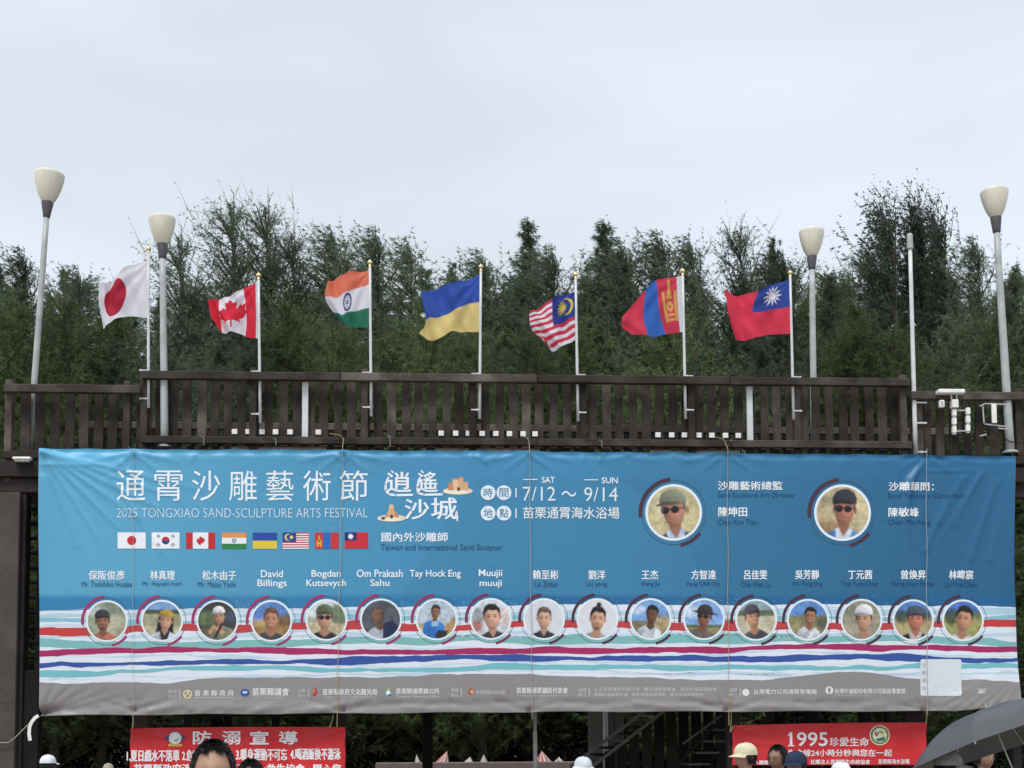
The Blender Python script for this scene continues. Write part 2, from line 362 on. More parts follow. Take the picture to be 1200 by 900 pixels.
# ------------------------------------------------------------------ flagpoles
poles = []
PD = [(174, 478, 174, 296), (305, 496, 303, 327), (435, 488, 433.5, 312), (562, 491, 563.5, 317), (677.5, 494, 674.5, 326), (803.5, 491, 800, 322), (930, 492, 926, 324)]
FN = ['white flag with a red disc', 'red and white flag with a maple leaf', 'orange, white and green striped flag', 'blue over yellow flag', 'red and white striped flag with a yellow star', 'red, blue and red upright banded flag', 'red flag with a blue corner and white sun']
for (bx, by, tx, ty), fnm in zip(PD, FN):
    Yp = 20.04
    b0 = at(bx, by, Yp); b1 = at(tx, ty, Yp)
    r = empty('flagpole', b0, 'white pole carrying the ' + fnm, 'flagpole', 'flagpoles strapped to the railing')
    MB().tube([b0 + (b1-b0)*k/4 for k in range(5)], [0.025,0.024,0.022,0.021,0.02], 8).build('pole', WHITEP, r, True)
    c = b1 + Vector((0,0,0.06)); m = MB(); m.lathe([(r0_*.72, z0_*.72) for r0_, z0_ in [(0.03,-0.10),(0.03,-0.06),(0.02,-0.05),(0.035,-0.04),(0.052,-0.02),(0.056,0.0),(0.05,0.022),(0.034,0.042),(0.012,0.055),(0.006,0.075),(0.001,0.08)]], 14, c); m.build('finial', GOLD, r, True)
    sgn = -1 if tx < 600 else 1
    for zz in (zt1+0.015, b0.z + 0.13):
        xx = b0.x + (b1.x-b0.x)*((zz-b0.z)/(b1.z-b0.z))
        xa, xb = sorted((xx, xx + sgn*0.14)); box_obj('bracket', (xa, Yp-0.02, zz), (xb, Yp+0.015, zz+0.03), WHITEP, r)
    poles.append((b0, b1))

# ------------------------------------------------------------------ flags
RED = srgb(236,58,78); WHT = (0.90,0.88,0.95); YEL = (0.86,0.68,0.28)
def star(cx, cy, r0, r1, n, u, v, rot=0, asp=1.5):
    dx, dy = (u-cx)*asp, (v-cy); a = (math.atan2(dx, -dy) + rot) % (2*math.pi/n); rr = math.hypot(dx, dy); h = math.pi/n
    t_ = abs(a - h)/h            # 1 at a tip, 0 in a notch
    return rr < r0 + (r1-r0)*max(0, t_)**1.3
def inpoly(x, y, P):
    c = False; j = len(P)-1
    for i in range(len(P)):
        if (P[i][1] > y) != (P[j][1] > y) and x < (P[j][0]-P[i][0])*(y-P[i][1])/(P[j][1]-P[i][1]) + P[i][0]: c = not c
        j = i
    return c
LEAF = [(0,-1),(.18,-.62),(.42,-.74),(.32,-.2),(.62,-.5),(.68,-.32),(.98,-.36),(.86,-.02),(1,.08),(.5,.48),(.56,.66),(.06,.58),(.06,1),(-.06,1),(-.06,.58),(-.56,.66),(-.5,.48),(-1,.08),(-.86,-.02),(-.98,-.36),(-.68,-.32),(-.62,-.5),(-.32,-.2),(-.42,-.74),(-.18,-.62)]
def f_disc(u, v): return srgb(190,50,72) if math.hypot((u-.60)/.215, (v-.5)/.40) < 1 else WHT
def f_leaf(u, v):
    if u < .25 or u > .75: return RED
    return RED if inpoly((u-.5)*1.5/.40, (v-.5)/.40, LEAF) else WHT
def f_tri(u, v):
    if v < 1/3: return (0.90,0.24,0.15)
    if v > 2/3: return (0.035,0.20,0.13)
    d = math.hypot((u-.5)*1.5, v-.5)
    if .11 < d < .15 or d < .03: return (0.05,0.07,0.25)
    if d < .12 and (math.atan2(v-.5, (u-.5)*1.5)*12/math.pi) % 2 < .7: return (0.1,0.12,0.35)
    return WHT
def f_ua(u, v): return (0.055,0.12,0.50) if v < .5 else YEL
def f_my(u, v):
    if u < .5 and v < 8/14:
        d1 = math.hypot((u-.2)*1.5, v-.29); d2 = math.hypot((u-.235)*1.5, v-.29)
        if (d1 < .19 and d2 > .165) or star(.30, .29, .06, .16, 14, u, v, asp=1.5): return (0.85,0.68,0.12)
        return (0.04,0.07,0.32)
    return (0.72,0.06,0.12) if int(v*14) % 2 == 0 else WHT
SOY = [(-.5,.05,-.3,.95),(.3,.05,.5,.95),(-.26,.72,.26,.8),(-.26,.86,.26,.93),(-.2,.2,.2,.28)]
def f_mn(u, v):
    if 1/3 < u < 2/3: return (0.06,0.18,0.62)
    if u <= 1/3:
        x, y = (u-1/6)/.19, (v-.20)/.62
        gold = any(a<x<c and b0<y<d for a,b0,c,d in SOY) or math.hypot(x, (y-.5)*1.5) < .24 and math.hypot(x,(y-.5)*1.5) > .08 or math.hypot(x*1.2,(y-.12)*1.7) < .16 or (abs(x) < .10*(1-abs(y+.12)/.22) and -.34 < y < .1)
        if gold: return (0.72,0.45,0.12)
    return (0.74,0.06,0.11)
def f_tw(u, v):
    if u < .5 and v < .5:
        d = math.hypot((u-.25)*1.5, v-.25)
        if d < .088 or (d > .100 and star(.25, .25, .088, .205, 12, u, v)): return WHT
        return (0.05,0.09,0.38)
    return (0.84,0.06,0.11)
def crm(p0, p1, p2, p3, t): return 0.5*((2*p1) + (-p0+p2)*t + (2*p0-5*p1+4*p2-p3)*t*t + (-p0+3*p1-3*p2+p3)*t**3)
def interp(knots, vals, t):
    n = len(knots)
    for i in range(n-1):
        if t <= knots[i+1] or i == n-2:
            s = (t-knots[i])/(knots[i+1]-knots[i]); break
    g = lambda k: vals[max(0, min(n-1, k))]
    a0 = g(i-1) if i > 0 else g(0)*2 - g(1); a3 = g(i+2) if i+2 < n else g(n-1)*2 - g(n-2)
    return crm(a0, g(i), g(i+1), a3, s)
def make_flag(label, fn, us, vs_, grid, waves, sleeve, Yp=20.03, nu=130, nv=90):
    """grid[j][i]: picture position (px, py, depth cm) of the cloth at u=us[i], v=vs_[j]"""
    rows = [[Vector((g[0], g[1], g[2] if len(g) > 2 else 0.0)) for g in row] for row in grid]
    verts = []; cols = []
    for j in range(nv+1):
        v = j/nv
        for i in range(nu+1):
            u = i/nu
            line = [interp(us, rw, u) for rw in rows]; p = interp(vs_, line, v)
            amp = min(1, u*3.0)
            p = Vector((p.x, p.y + .5*amp*math.sin(u*17+v*5), p.z))
            dep = p.z*0.012 + 1.5*amp*sum(a*math.sin(2*math.pi*(fu*u + fv*v) + phs) for a, fu, fv, phs in waves)
            ang = math.atan2(v+.02, u*1.5+.06); dep += .016*math.sin(ang*13+v*2)*min(1, u*4)*(1-.6*u) + .008*abs(math.sin(u*14+v*6))
            P = at(p.x, p.y, Yp); P.y += dep; verts.append(P)
            cs = np.zeros(3)
            for du in (-.3, .3):
                for dv in (-.3, .3):
                    uu, vv = min(.9999, max(0, (i+du)/nu)), min(.9999, max(0, (j+dv)/nv)); cs += np.array(fn(uu, vv))
            cs /= 4
            if sleeve and u < sleeve[0]: cs = np.array(sleeve[1]) if not callable(sleeve[1]) else np.array(sleeve[1](v))
            cols.append(tuple(cs) + (1.0,))
    faces = [(j*(nu+1)+i, j*(nu+1)+i+1, (j+1)*(nu+1)+i+1, (j+1)*(nu+1)+i) for j in range(nv) for i in range(nu)]
    o0 = verts[0].copy()
    me = bpy.data.meshes.new('flag'); me.from_pydata([v - o0 for v in verts], [], faces)
    a_ = me.attributes.new('Col', 'FLOAT_COLOR', 'POINT'); a_.data.foreach_set('color', np.array(cols, dtype=np.float32).ravel())
    me.polygons.foreach_set('use_smooth', [True]*len(me.polygons)); me.materials.append(FLAGM)
    o = bpy.data.objects.new('flag', me); COL.objects.link(o); o.location = o0
    tag(o, label, 'flag', 'national flags on the railing flagpoles')
    return o
SL = (0.80,0.80,0.84)
make_flag('white flag with a red disc, leftmost of the row', f_disc, [0,.3,.5,.7,1], [0,.5,1],
  [[(174.5,304),(157,309,4),(143,317,-3),(130,326,5),(116,333,0)],
   [(174.5,338),(157,338,4),(136,348,-3),(125,352,5),(117,358,0)],
   [(174.5,373),(158,370,4),(141,371,-3),(129,378,4),(120,384,0)]],
  [(0.03,1.6,.5,0.5),(0.012,4,1.2,1)], (.02, SL))
make_flag('red and white flag with a maple leaf, curling at its fly end', f_leaf, [0,.25,.5,.75,1], [0,.5,1],
  [[(303.5,328),(285,338,3),(269,346,-4),(256,350,6),(243,350,0)],
   [(303.5,363),(288,362,3),(271,366,-5),(257,370,5),(247,371,0)],
   [(303.5,397),(287,393,3),(272,390,-4),(259,388,6),(253,379,-8)]],
  [(0.035,1.8,.6,2.0),(0.014,4.5,1.4,0)], (.06, SL))
make_flag('orange, white and green striped flag with its lower corner folded away', f_tri, [0,.25,.5,.75,1], [0,.3333,.6667,1],
  [[(434.5,315),(422,318,3),(408,320,-3),(392,325,4),(384,331,0)],
   [(434.5,332),(421,337,3),(407,342,-3),(393,347,4),(381,349,0)],
   [(434.5,360),(420,363,3),(407,366,-3),(398,367,6),(389,361,14)],
   [(434.5,384),(421,383,3),(409,383,-2),(403,378,8),(396,368,20)]],
  [(0.03,1.5,.5,1.0),(0.01,4,1.0,0)], (.035, lambda v: f_tri(.9, v)))
make_flag('blue over yellow flag, widest in the row', f_ua, [0,.25,.5,.75,1], [0,.5,1],
  [[(564,320),(547,327,3),(529,333,-3),(511,336,5),(493,344,0)],
   [(564,353),(547,357,2),(531,364,-4),(513,371,6),(499,374,0)],
   [(564,389),(547,388,3),(529,389,-3),(511,398,5),(491,390,0)]],
  [(0.04,1.7,.7,0.0),(0.015,4,1.5,2)], None)
make_flag('red and white striped flag with a yellow star on blue, blown downwards', f_my, [0,.25,.5,.75,1], [0,.5,1],
  [[(675.5,340),(661,345,3),(647,350,-3),(632,359,4),(620,366,0)],
   [(676.5,365),(662,371,3),(648,378,-4),(635,382,4),(623,384,0)],
   [(677.5,396),(665,402,3),(656,408,-3),(648,411,4),(644,401,0)]],
  [(0.035,1.6,.8,1.0),(0.012,4,1.6,1)], None)
make_flag('red, blue and red upright banded flag with a gold emblem', f_mn, [0,.3333,.6667,.85,1], [0,.5,1],
  [[(799,323),(770,327,3),(756,341,-5),(743,354,4),(729,372,0)],
   [(800,356),(772,360,3),(754,368,-4),(741,377,5),(728,380,0)],
   [(801,389),(781,391,3),(758,395,-4),(742,391,4),(730,385,0)]],
  [(0.03,1.5,.5,0.3),(0.012,3.5,1.2,1)], (.065, SL))
make_flag('red flag with a blue corner and a white sun, rightmost of the row', f_tw, [0,.25,.5,.75,1], [0,.25,.5,1],
  [[(926,327),(907,332,3),(888,342,-6),(866,344,5),(848,341,0)],
   [(926.5,343),(905,347,3),(884,353,-4),(866,354,4),(851,353,0)],
   [(927,359),(905,363,3),(882,367,-4),(864,366,4),(853,366,0)],
   [(928,391),(908,391,3),(891,394,-4),(874,399,6),(864,396,0)]],
  [(0.035,1.6,.5,0.8),(0.012,4,1.2,1)], None)

# ------------------------------------------------------------------ prints
TXT = {}
def text_mesh(s, bold):
    k = (s, bold)
    if k in TXT: return TXT[k]
    cu = bpy.data.curves.new('t', 'FONT'); cu.body = s; cu.size = 1; cu.resolution_u = 3; cu.offset = bold; cu.fill_mode = 'FRONT'
    ob = bpy.data.objects.new('t', cu); COL.objects.link(ob)
    dg = bpy.context.evaluated_depsgraph_get(); me = ob.evaluated_get(dg).to_mesh()
    vs = np.array([v.co[:2] for v in me.vertices]) if len(me.vertices) else np.zeros((0,2)); fs = [tuple(p.vertices) for p in me.polygons]
    ob.evaluated_get(dg).to_mesh_clear(); bpy.data.objects.remove(ob); bpy.data.curves.remove(cu)
    if len(vs):
        lo = vs.min(0); hi = vs.max(0); vs = (vs - lo)/np.maximum(hi - lo, 1e-6)
    TXT[k] = (vs, fs); return TXT[k]
def clip_circle(pts, cx, cy, r, n=40):
    out_ = [tuple(p) for p in pts]
    for k in range(n):
        a = 2*math.pi*(k+.5)/n; nx, ny = math.cos(a), math.sin(a); rr = r*math.cos(math.pi/n)
        inp = out_; out_ = []
        if not inp: return []
        for i in range(len(inp)):
            A, B = inp[i-1], inp[i]
            da = (A[0]-cx)*nx + (A[1]-cy)*ny - rr; db = (B[0]-cx)*nx + (B[1]-cy)*ny - rr
            if db <= 0:
                if da > 0: t = da/(da-db); out_.append((A[0]+(B[0]-A[0])*t, A[1]+(B[1]-A[1])*t))
                out_.append(B)
            elif da <= 0: t = da/(da-db); out_.append((A[0]+(B[0]-A[0])*t, A[1]+(B[1]-A[1])*t))
    return out_
def refine(pts, fs, fine):
    bm = bmesh.new(); bv = [bm.verts.new((p[0], p[1], 0)) for p in pts]
    for f in fs:
        try: bm.faces.new([bv[i] for i in f])
        except ValueError: pass
    bmesh.ops.triangulate(bm, faces=bm.faces[:])
    for _ in range(4):
        le = [e_ for e_ in bm.edges if e_.calc_length() > fine]
        if not le: break
        bmesh.ops.subdivide_edges(bm, edges=le, cuts=1); bmesh.ops.triangulate(bm, faces=bm.faces[:])
    bm.verts.index_update(); r_ = [(v.co.x, v.co.y) for v in bm.verts], [tuple(v.index for v in f.verts) for f in bm.faces]; bm.free(); return r_
class Print:
    def __init__(s, surf, base=0.0045, fine=8.0): s.surf = surf; s.mb = MB(); s.base = base; s.clip = None; s.fine = fine
    def P(s, x, y, layer): p = s.surf(x, y).copy(); p.y -= s.base + layer*0.0004; return p
    def poly(s, pts, c, layer=0):
        if s.clip: pts = clip_circle(pts, *s.clip)
        q = []
        for p in pts:
            if not q or math.hypot(p[0]-q[-1][0], p[1]-q[-1][1]) > 1e-3: q.append(p)
        if len(q) < 3: return
        fs = [tuple(range(len(q)))]
        if s.fine and (max(p[0] for p in q)-min(p[0] for p in q) > s.fine or max(p[1] for p in q)-min(p[1] for p in q) > s.fine): q, fs = refine(q, fs, s.fine)
        s.mb.add([s.P(x, y, layer) for x, y in q], fs, c)
    def rect(s, x0, y0, x1, y1, c, layer=0): s.poly([(x0,y0),(x1,y0),(x1,y1),(x0,y1)], c, layer)
    def ell(s, cx, cy, rx, ry, c, layer=0, rot=0, n=22, a0=0, a1=360):
        cr_, sr = math.cos(R(rot)), math.sin(R(rot)); pts = []
        full = abs(a1-a0) >= 360
        for k in range(n if full else n+1):
            a = R(a0 + (a1-a0)*k/n); x, y = rx*math.cos(a), -ry*math.sin(a); pts.append((cx + x*cr_ - y*sr, cy + x*sr + y*cr_))
        s.poly(pts, c, layer)
    def ring(s, cx, cy, r0, r1, a0, a1, c, layer=0, n=None):
        n = n or max(6, int(abs(a1-a0)/9))
        for k in range(n):
            a, b_ = R(a0+(a1-a0)*k/n), R(a0+(a1-a0)*(k+1)/n)
            s.poly([(cx+r0*math.cos(a), cy-r0*math.sin(a)), (cx+r1*math.cos(a), cy-r1*math.sin(a)), (cx+r1*math.cos(b_), cy-r1*math.sin(b_)), (cx+r0*math.cos(b_), cy-r0*math.sin(b_))], c, layer)
    def line(s, pts, w_, c, layer=0):
        for A, B in zip(pts[:-1], pts[1:]):
            dx, dy = B[0]-A[0], B[1]-A[1]; L = math.hypot(dx, dy) or 1; nx, ny = -dy/L*w_/2, dx/L*w_/2
            s.poly([(A[0]+nx,A[1]+ny),(B[0]+nx,B[1]+ny),(B[0]-nx,B[1]-ny),(A[0]-nx,A[1]-ny)], c, layer)
            if w_ > 1.2: s.ell(B[0], B[1], w_/2, w_/2, c, layer, n=8); s.ell(A[0], A[1], w_/2, w_/2, c, layer, n=8)
    def text(s, t_, x0, y0, x1, y1, c, layer=3, bold=0.0, fine=None):
        """bold: stroke weight; heavy strokes are laid as copies of the glyph shifted by a fraction of a pixel"""
        cjk = any(ord(k) > 0x2e80 for k in t_)
        vs, fs = text_mesh(t_, 0.0 if cjk else bold)
        if not len(vs): return
        h = min(abs(y1-y0), 22); d_ = bold*h*0.9 if cjk else 0
        offs = [(0, 0)] if d_ <= 0.02 else [(0, 0), (-d_, 0), (d_, 0), (0, -d_*.7), (0, d_*.7)]
        if d_ > .02: x0 += d_; x1 -= d_; y0 += d_*.7; y1 -= d_*.7
        pts = [(x0 + (x1-x0)*v[0], y1 - (y1-y0)*v[1]) for v in vs]
        if fine or (y1-y0) > 9: pts, fs = refine(pts, fs, fine or 8)
        for k, (ox, oy) in enumerate(offs): s.mb.add([s.P(x+ox, y+oy, layer + k*.25) for x, y in pts], fs, c)
    def build(s, name, parent, mat=None): return s.mb.build(name, mat or PRINT, parent)

# the banner's own shape
def cl(x, a, b): return max(a, min(b, x))
def edgeL(py): return 46.5 - 1.6*((py-527)/311)
def edgeR(py): t = (py-535)/290; return 1190.5 - 3.0*math.sin(math.pi*cl(t*1.6,0,1)) + 8.5*cl((t-.45)/.55,0,1)**1.6
def edgeT(px): t = max(0,(px-46)/1144); return 526.5 + 8.5*t**1.6 + 0.35*math.sin(px*0.11) - (0.7*abs(math.sin(px*math.pi/228)))
def edgeB(px):
    t = (px-45)/1155
    return 838.5 - 4.5*min(1, t*1.8) - 0.8*max(0, t-.55)/.45 - (0 if px < 1120 else (px-1120)*0.115) + 0.5*math.sin(px*0.045)
CRE = []      # (x0,y0,x1,y1,width,amp)  folds in the vinyl
for k in range(7): CRE.append((49+k, 530, 90+k*24, 640-k*11, 2.8, 0.034*(1-k*0.06)))
CRE += [(60,545,120,700,4,.02),(52,560,80,690,4,.02),(130,560,200,660,3.5,.018),(140,540,188,600,3,.014)]
for k in range(7): CRE.append((47, 836, 66+k*20, 798+k*4.6, 3.4, -0.034))
for k in range(14): CRE.append((70+k*24+random.uniform(-9,9), 832+random.uniform(-2,3), 118+k*24, 820+random.uniform(-3,6), 3.4, 0.022))
for k in range(26): x_ = 420+k*27; CRE.append((x_, 826+random.uniform(-4,4), x_+random.uniform(35,75), 827+random.uniform(-5,5), 3.0, random.choice((-1,1))*random.uniform(.012,.024)))
for k in range(7): CRE.append((1080-k*3, 545+k*3, 1050+k*6-18, 610+k*15, 3, 0.015))
for k in range(5): CRE.append((1086+k*19+random.uniform(-5,5), 632+random.uniform(-30,25), 1124+k*14+random.uniform(-6,6), 550+random.uniform(-4,10), random.uniform(2.4,4.5), random.uniform(.010,.020)))
CRE += [(1086,552,1188,552,1.6,.012),(1150,556,1098,640,3,.022),(1128,560,1092,625,3,.02),(1168,565,1120,700,3.2,.018),(50,545,150,544,1.6,.012)]
for k in range(6): CRE.append((1100+k*15, 828, 1165+k*5, 790+k*3, 3, 0.018))
for x_ in (402, 620, 851, 1083, 157):
    for sg in (-1, 1):
        CRE.append((x_, 529, x_+sg*52, 541, 2.6, 0.024)); CRE.append((x_, 531, x_+sg*30, 553, 2.6, 0.020)); CRE.append((x_, 533, x_+sg*9, 575, 2.6, 0.012)); CRE.append((x_, 833, x_+sg*46, 819, 2.8, -0.022)); CRE.append((x_, 833, x_+sg*20, 806, 2.8, -0.014))
for k in range(16): x_ = random.uniform(200, 1040); CRE.append((x_, 533, x_+random.uniform(-40,40), 539+random.uniform(0,6), 2.4, random.uniform(.010,.020)))
CREA = np.array(CRE)
def Dis(px, py):
    x0, y0, x1, y1, w_, a = CREA.T
    dx, dy = x1-x0, y1-y0; L2 = dx*dx+dy*dy; t = ((px-x0)*dx + (py-y0)*dy)/L2; tc_ = np.clip(t, 0, 1)
    d2 = (px-(x0+dx*tc_))**2 + (py-(y0+dy*tc_))**2
    fold = float(np.sum(a*np.exp(-d2/(w_*w_))*(1-0.75*tc_)))
    tt = (px-46)/1144; ty = (py-527)/310
    bil = 0.016*math.sin(px*0.0137+0.6)*math.sin(math.pi*cl(ty,0,1)) + 0.006*math.sin(px*0.031+py*0.012)*cl(ty*3,0,1)
    side = 0.07*cl((px-1150)/45,0,1)**2*math.sin(ty*6) + 0.05*cl((90-px)/45,0,1)**2*math.sin(ty*5+1)
    pocket = -0.02*math.exp(-((py-edgeT(px)-3)/3.0)**2) + (0.012*math.sin(px*0.19)*math.exp(-((py-edgeT(px))/4.0)**2))
    return -(fold + bil + side) - pocket
YB = 19.72
def bsurf(px, py):
    p = at(px, py, YB); p.y += Dis(px, py); return p
def lerp3(a, b, t): return tuple(a[i] + (b[i]-a[i])*t for i in range(3))
def smooth(t): t = cl(t, 0, 1); return t*t*(3-2*t)
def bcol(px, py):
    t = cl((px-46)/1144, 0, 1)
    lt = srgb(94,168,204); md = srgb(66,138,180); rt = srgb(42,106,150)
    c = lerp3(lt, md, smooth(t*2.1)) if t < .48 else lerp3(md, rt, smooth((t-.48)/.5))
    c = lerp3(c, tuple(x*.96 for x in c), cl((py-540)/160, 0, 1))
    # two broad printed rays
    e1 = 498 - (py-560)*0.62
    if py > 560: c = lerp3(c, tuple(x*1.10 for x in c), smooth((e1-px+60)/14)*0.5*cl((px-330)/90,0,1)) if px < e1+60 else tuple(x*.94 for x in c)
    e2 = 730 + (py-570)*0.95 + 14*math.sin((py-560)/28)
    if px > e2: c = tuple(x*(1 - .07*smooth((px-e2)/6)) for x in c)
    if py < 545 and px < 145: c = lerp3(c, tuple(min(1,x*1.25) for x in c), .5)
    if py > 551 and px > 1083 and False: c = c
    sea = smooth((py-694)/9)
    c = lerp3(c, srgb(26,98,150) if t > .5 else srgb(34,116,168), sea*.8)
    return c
GREYB = srgb(143,139,139)
banner = empty('blue_banner', at(600, 834, YB), 'very wide blue festival banner with round portraits hung below the middle railing', 'banner')
NX, NY = 560, 150
verts = []; cols = []
for j in range(NY+1):
    for i in range(NX+1):
        u, v = i/NX, j/NY
        px = 46 + u*1144; py = edgeT(px)*(1-v) + edgeB(px)*v
        px = edgeL(py)*(1-u) + edgeR(py)*u; py = edgeT(px)*(1-v) + edgeB(px)*v
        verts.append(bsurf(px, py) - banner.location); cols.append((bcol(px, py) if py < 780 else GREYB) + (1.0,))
me = bpy.data.meshes.new('cloth'); me.from_pydata(verts, [], [(j*(NX+1)+i, j*(NX+1)+i+1, (j+1)*(NX+1)+i+1, (j+1)*(NX+1)+i) for j in range(NY) for i in range(NX)])
a_ = me.attributes.new('Col', 'FLOAT_COLOR', 'POINT'); a_.data.foreach_set('color', np.array(cols, dtype=np.float32).ravel())
me.polygons.foreach_set('use_smooth', [True]*len(me.polygons)); me.materials.append(CLOTH); link_mesh('cloth', me, banner)

def fnoise(x, seed, sc=1.0):
    v = 0; a = 1
    for o in range(5):
        f = 0.012*2.1**o*sc; k = x*f + seed*17.3; i = math.floor(k); fr = k-i; fr = fr*fr*(3-2*fr)
        h = lambda q: (math.sin(q*127.1 + seed*311.7 + o*74.7)*43758.5453) % 1
        v += a*((h(i)*(1-fr) + h(i+1)*fr) - .5); a *= .52
    return v
# printed waves: each strip follows the cloth, top and bottom edges ragged
def strip(name, ytop, ybot, c, layer, s1, s2, amp=3.0, breakup=0.0, sc=1.0, rows=3):
    m = MB(); cols_ = 560
    grid = []
    for i in range(cols_+1):
        px0 = 46.6 + (1190.0-46.6)*i/cols_
        drop = -4.5*smooth((px0-46)/700)
        com = fnoise(px0, s1*3.1+.7, .55)*5.5*(amp/1.9); yt = ytop + drop + com + fnoise(px0, s1, 1.3)*amp*1.8; yb = ybot + drop + com + fnoise(px0, s2, 1.3)*amp*1.8
        if yb < yt + .3: yb = yt + .3
        for k in range(rows+1):
            py = yt + (yb-yt)*k/rows; u = i/cols_; px = edgeL(py) + .3 + (edgeR(py)-edgeL(py)-.6)*u
            p = bsurf(px, py); p.y -= 0.0012 + layer*0.0006; m.v.append(p); 
    for i in range(cols_):
        for k in range(rows):
            a = i*(rows+1)+k; m.f.append((a, a+rows+1, a+rows+2, a+1)); m.c.append(c)
    o = m.build(name, PRINT, banner, True); return o
WV = srgb(222,230,241); PALE = srgb(176,208,224)
strip('printed_foam', 714.5, 803, WV, 0, 1, 2, 1.1, rows=30)
strip('printed_wave', 719, 724, PALE, 2, 3, 4, 1.6)
strip('printed_wave', 727, 731.5, srgb(138,190,205), 2, 5, 6, 1.9)
strip('printed_wave', 733.5, 742.5, srgb(196,62,62), 3, 7, 8, 2.0)
strip('printed_wave', 745.5, 748.5, srgb(190,214,228), 2, 9, 10, 1.6)
strip('printed_wave', 750.5, 759.5, srgb(126,184,184), 2, 11, 12, 2.0)
strip('printed_wave', 762, 768.5, srgb(166,40,98), 3, 13, 14, 1.8)
for k_, (a_y, b_y) in enumerate(((717.2,718.2),(725,726),(732,732.8),(743.6,744.6),(760.3,761.2),(770,771.2),(781.4,782.6),(790.8,792.5),(794,795))): strip('printed_wave', a_y, b_y, srgb(190,212,228) if k_ % 2 else srgb(202,216,232), 1, 31+k_, 41+k_, 2.2, rows=1)
strip('printed_wave', 773.5, 779.5, srgb(52,84,158), 3, 15, 16, 2.0)
strip('printed_wave', 784, 789.5, srgb(118,188,198), 3, 17, 18, 2.0)
# grey foot of the print with a ragged upper edge
m = MB(); rows = 16; cols_ = 560
for i in range(cols_+1):
    px0 = 46.6 + 1143.4*i/cols_; yt = 798.5 - 4.5*smooth((px0-46)/700) + fnoise(px0, 21, .55)*10
    for k in range(rows+1):
        pyb = edgeB(px0) - .6; py = yt + (pyb-yt)*k/rows; px = edgeL(py) + .3 + (edgeR(py)-edgeL(py)-.6)*i/cols_
        py = yt + (edgeB(px)-.7-yt)*k/rows
        p = bsurf(px, py); p.y -= 0.0036; m.v.append(p)
for i in range(cols_):
    for k in range(rows): a = i*(rows+1)+k; m.f.append((a, a+rows+1, a+rows+2, a+1)); m.c.append(GREYB)
m.build('printed_sand', PRINT, banner, True)
# spray dots above the foam
pr = Print(bsurf, 0.0035)
for k in range(420):
    x_ = random.choice((random.uniform(60, 1180), random.gauss(290, 18), random.gauss(610, 25), random.gauss(830, 22), random.gauss(500, 30)))
    x_ = cl(x_, 60, 1180); y_ = 714 - 4.5*smooth((x_-46)/700) - abs(random.gauss(0, 5)); pr.ell(x_, y_, random.uniform(.2,.6), random.uniform(.2,.5), PALE, 2, n=5)
pr.build('printed_spray', banner)

# lettering
LW = srgb(236,242,248); DK = srgb(28,78,120); DKR = srgb(22,74,116)
pr = Print(bsurf)
for ch, a, b_ in zip('通霄沙雕藝術節', (137,181,225,268.5,312,355,398), (170.5,214,258,301,344,387.5,431)): pr.text(ch, a, 551.5, b_, 587, LW, 3, -0.006, fine=7)
pr.build('title_lettering', banner)
pr = Print(bsurf); pr.text('2025 TONGXIAO SAND-SCULPTURE ARTS FESTIVAL', 137, 595.5, 431, 606.5, srgb(205,226,240), 3, -0.008, fine=7); pr.build('subtitle_lettering', banner)
pr = Print(bsurf)
for ch, a, y0, b_, y1 in (('逍',453,553,482,577),('遙',489,553,513,577),('沙',474,585,503,609),('城',505,583,536,609)): pr.text(ch, a, y0, b_, y1, LW, 3, 0.022)
pr.line([(455,560),(452,568),(452,575),(456,579.5),(464,580.5),(483,580)], 2.6, LW, 4); pr.line([(492,560),(489,571),(490,578),(497,580),(518,579.5)], 2.6, LW, 4)
pr.line([(459,552),(461,554)], 2.0, LW, 4); pr.line([(494,552),(496,554)], 2.0, LW, 4); pr.line([(535,600),(536,610)], 2.4, LW, 4)
pr.build('slogan_lettering', banner)
pr = Print(bsurf)   # two small printed sand castles
def castle(cx, cy, s, tower):
    pr.ell(cx, cy+6*s, 19*s, 4.6*s, srgb(226,214,188), 3, n=20); pr.ell(cx-3*s, cy+7*s, 15*s, 3*s, srgb(240,232,212), 4)
    T1, T2, T3 = srgb(214,170,132), srgb(190,140,104), srgb(228,190,154)
    if tower:
        pr.poly([(cx-9*s,cy+5*s),(cx-5*s,cy-3*s),(cx+6*s,cy-3*s),(cx+10*s,cy+5*s)], T2, 5); pr.poly([(cx-7*s,cy+5*s),(cx-4*s,cy-6*s),(cx+3*s,cy-6*s),(cx+5*s,cy+5*s)], T1, 6)
        pr.poly([(cx-4*s,cy-6*s),(cx-2.4*s,cy-12*s),(cx+2*s,cy-12*s),(cx+3*s,cy-6*s)], T3, 7); pr.ell(cx, cy+4*s, 2*s, 2.6*s, srgb(90,60,46), 8, n=10)
    else:
        for dx, w2, h in ((-9,3.4,5),(-3,4.6,10),(4,3.6,12),(10,3.6,6)):
            pr.poly([(cx+(dx-w2)*s,cy+5*s),(cx+(dx-w2*.75)*s,cy+(5-h-4)*s),(cx+(dx+w2*.75)*s,cy+(5-h-4)*s),(cx+(dx+w2)*s,cy+5*s)], (T1,T3,T1,T2)[int(dx) % 4], 5+int(abs(dx)) % 3)
            pr.rect(cx+(dx-w2*.8)*s, cy+(5-h-5)*s, cx+(dx+w2*.8)*s, cy+(5-h-3.6)*s, T2, 8)
        pr.ell(cx+1*s, cy+3.5*s, 2*s, 2.6*s, srgb(90,60,46), 9, n=10)
castle(536.5, 570, .93, False); pr.build('printed_sand_castle', banner); pr = Print(bsurf); castle(459, 602, .9, True); pr.ell(449, 607.5, 2.4, 1.8, srgb(70,90,100), 8)
pr.build('printed_sand_castle', banner)
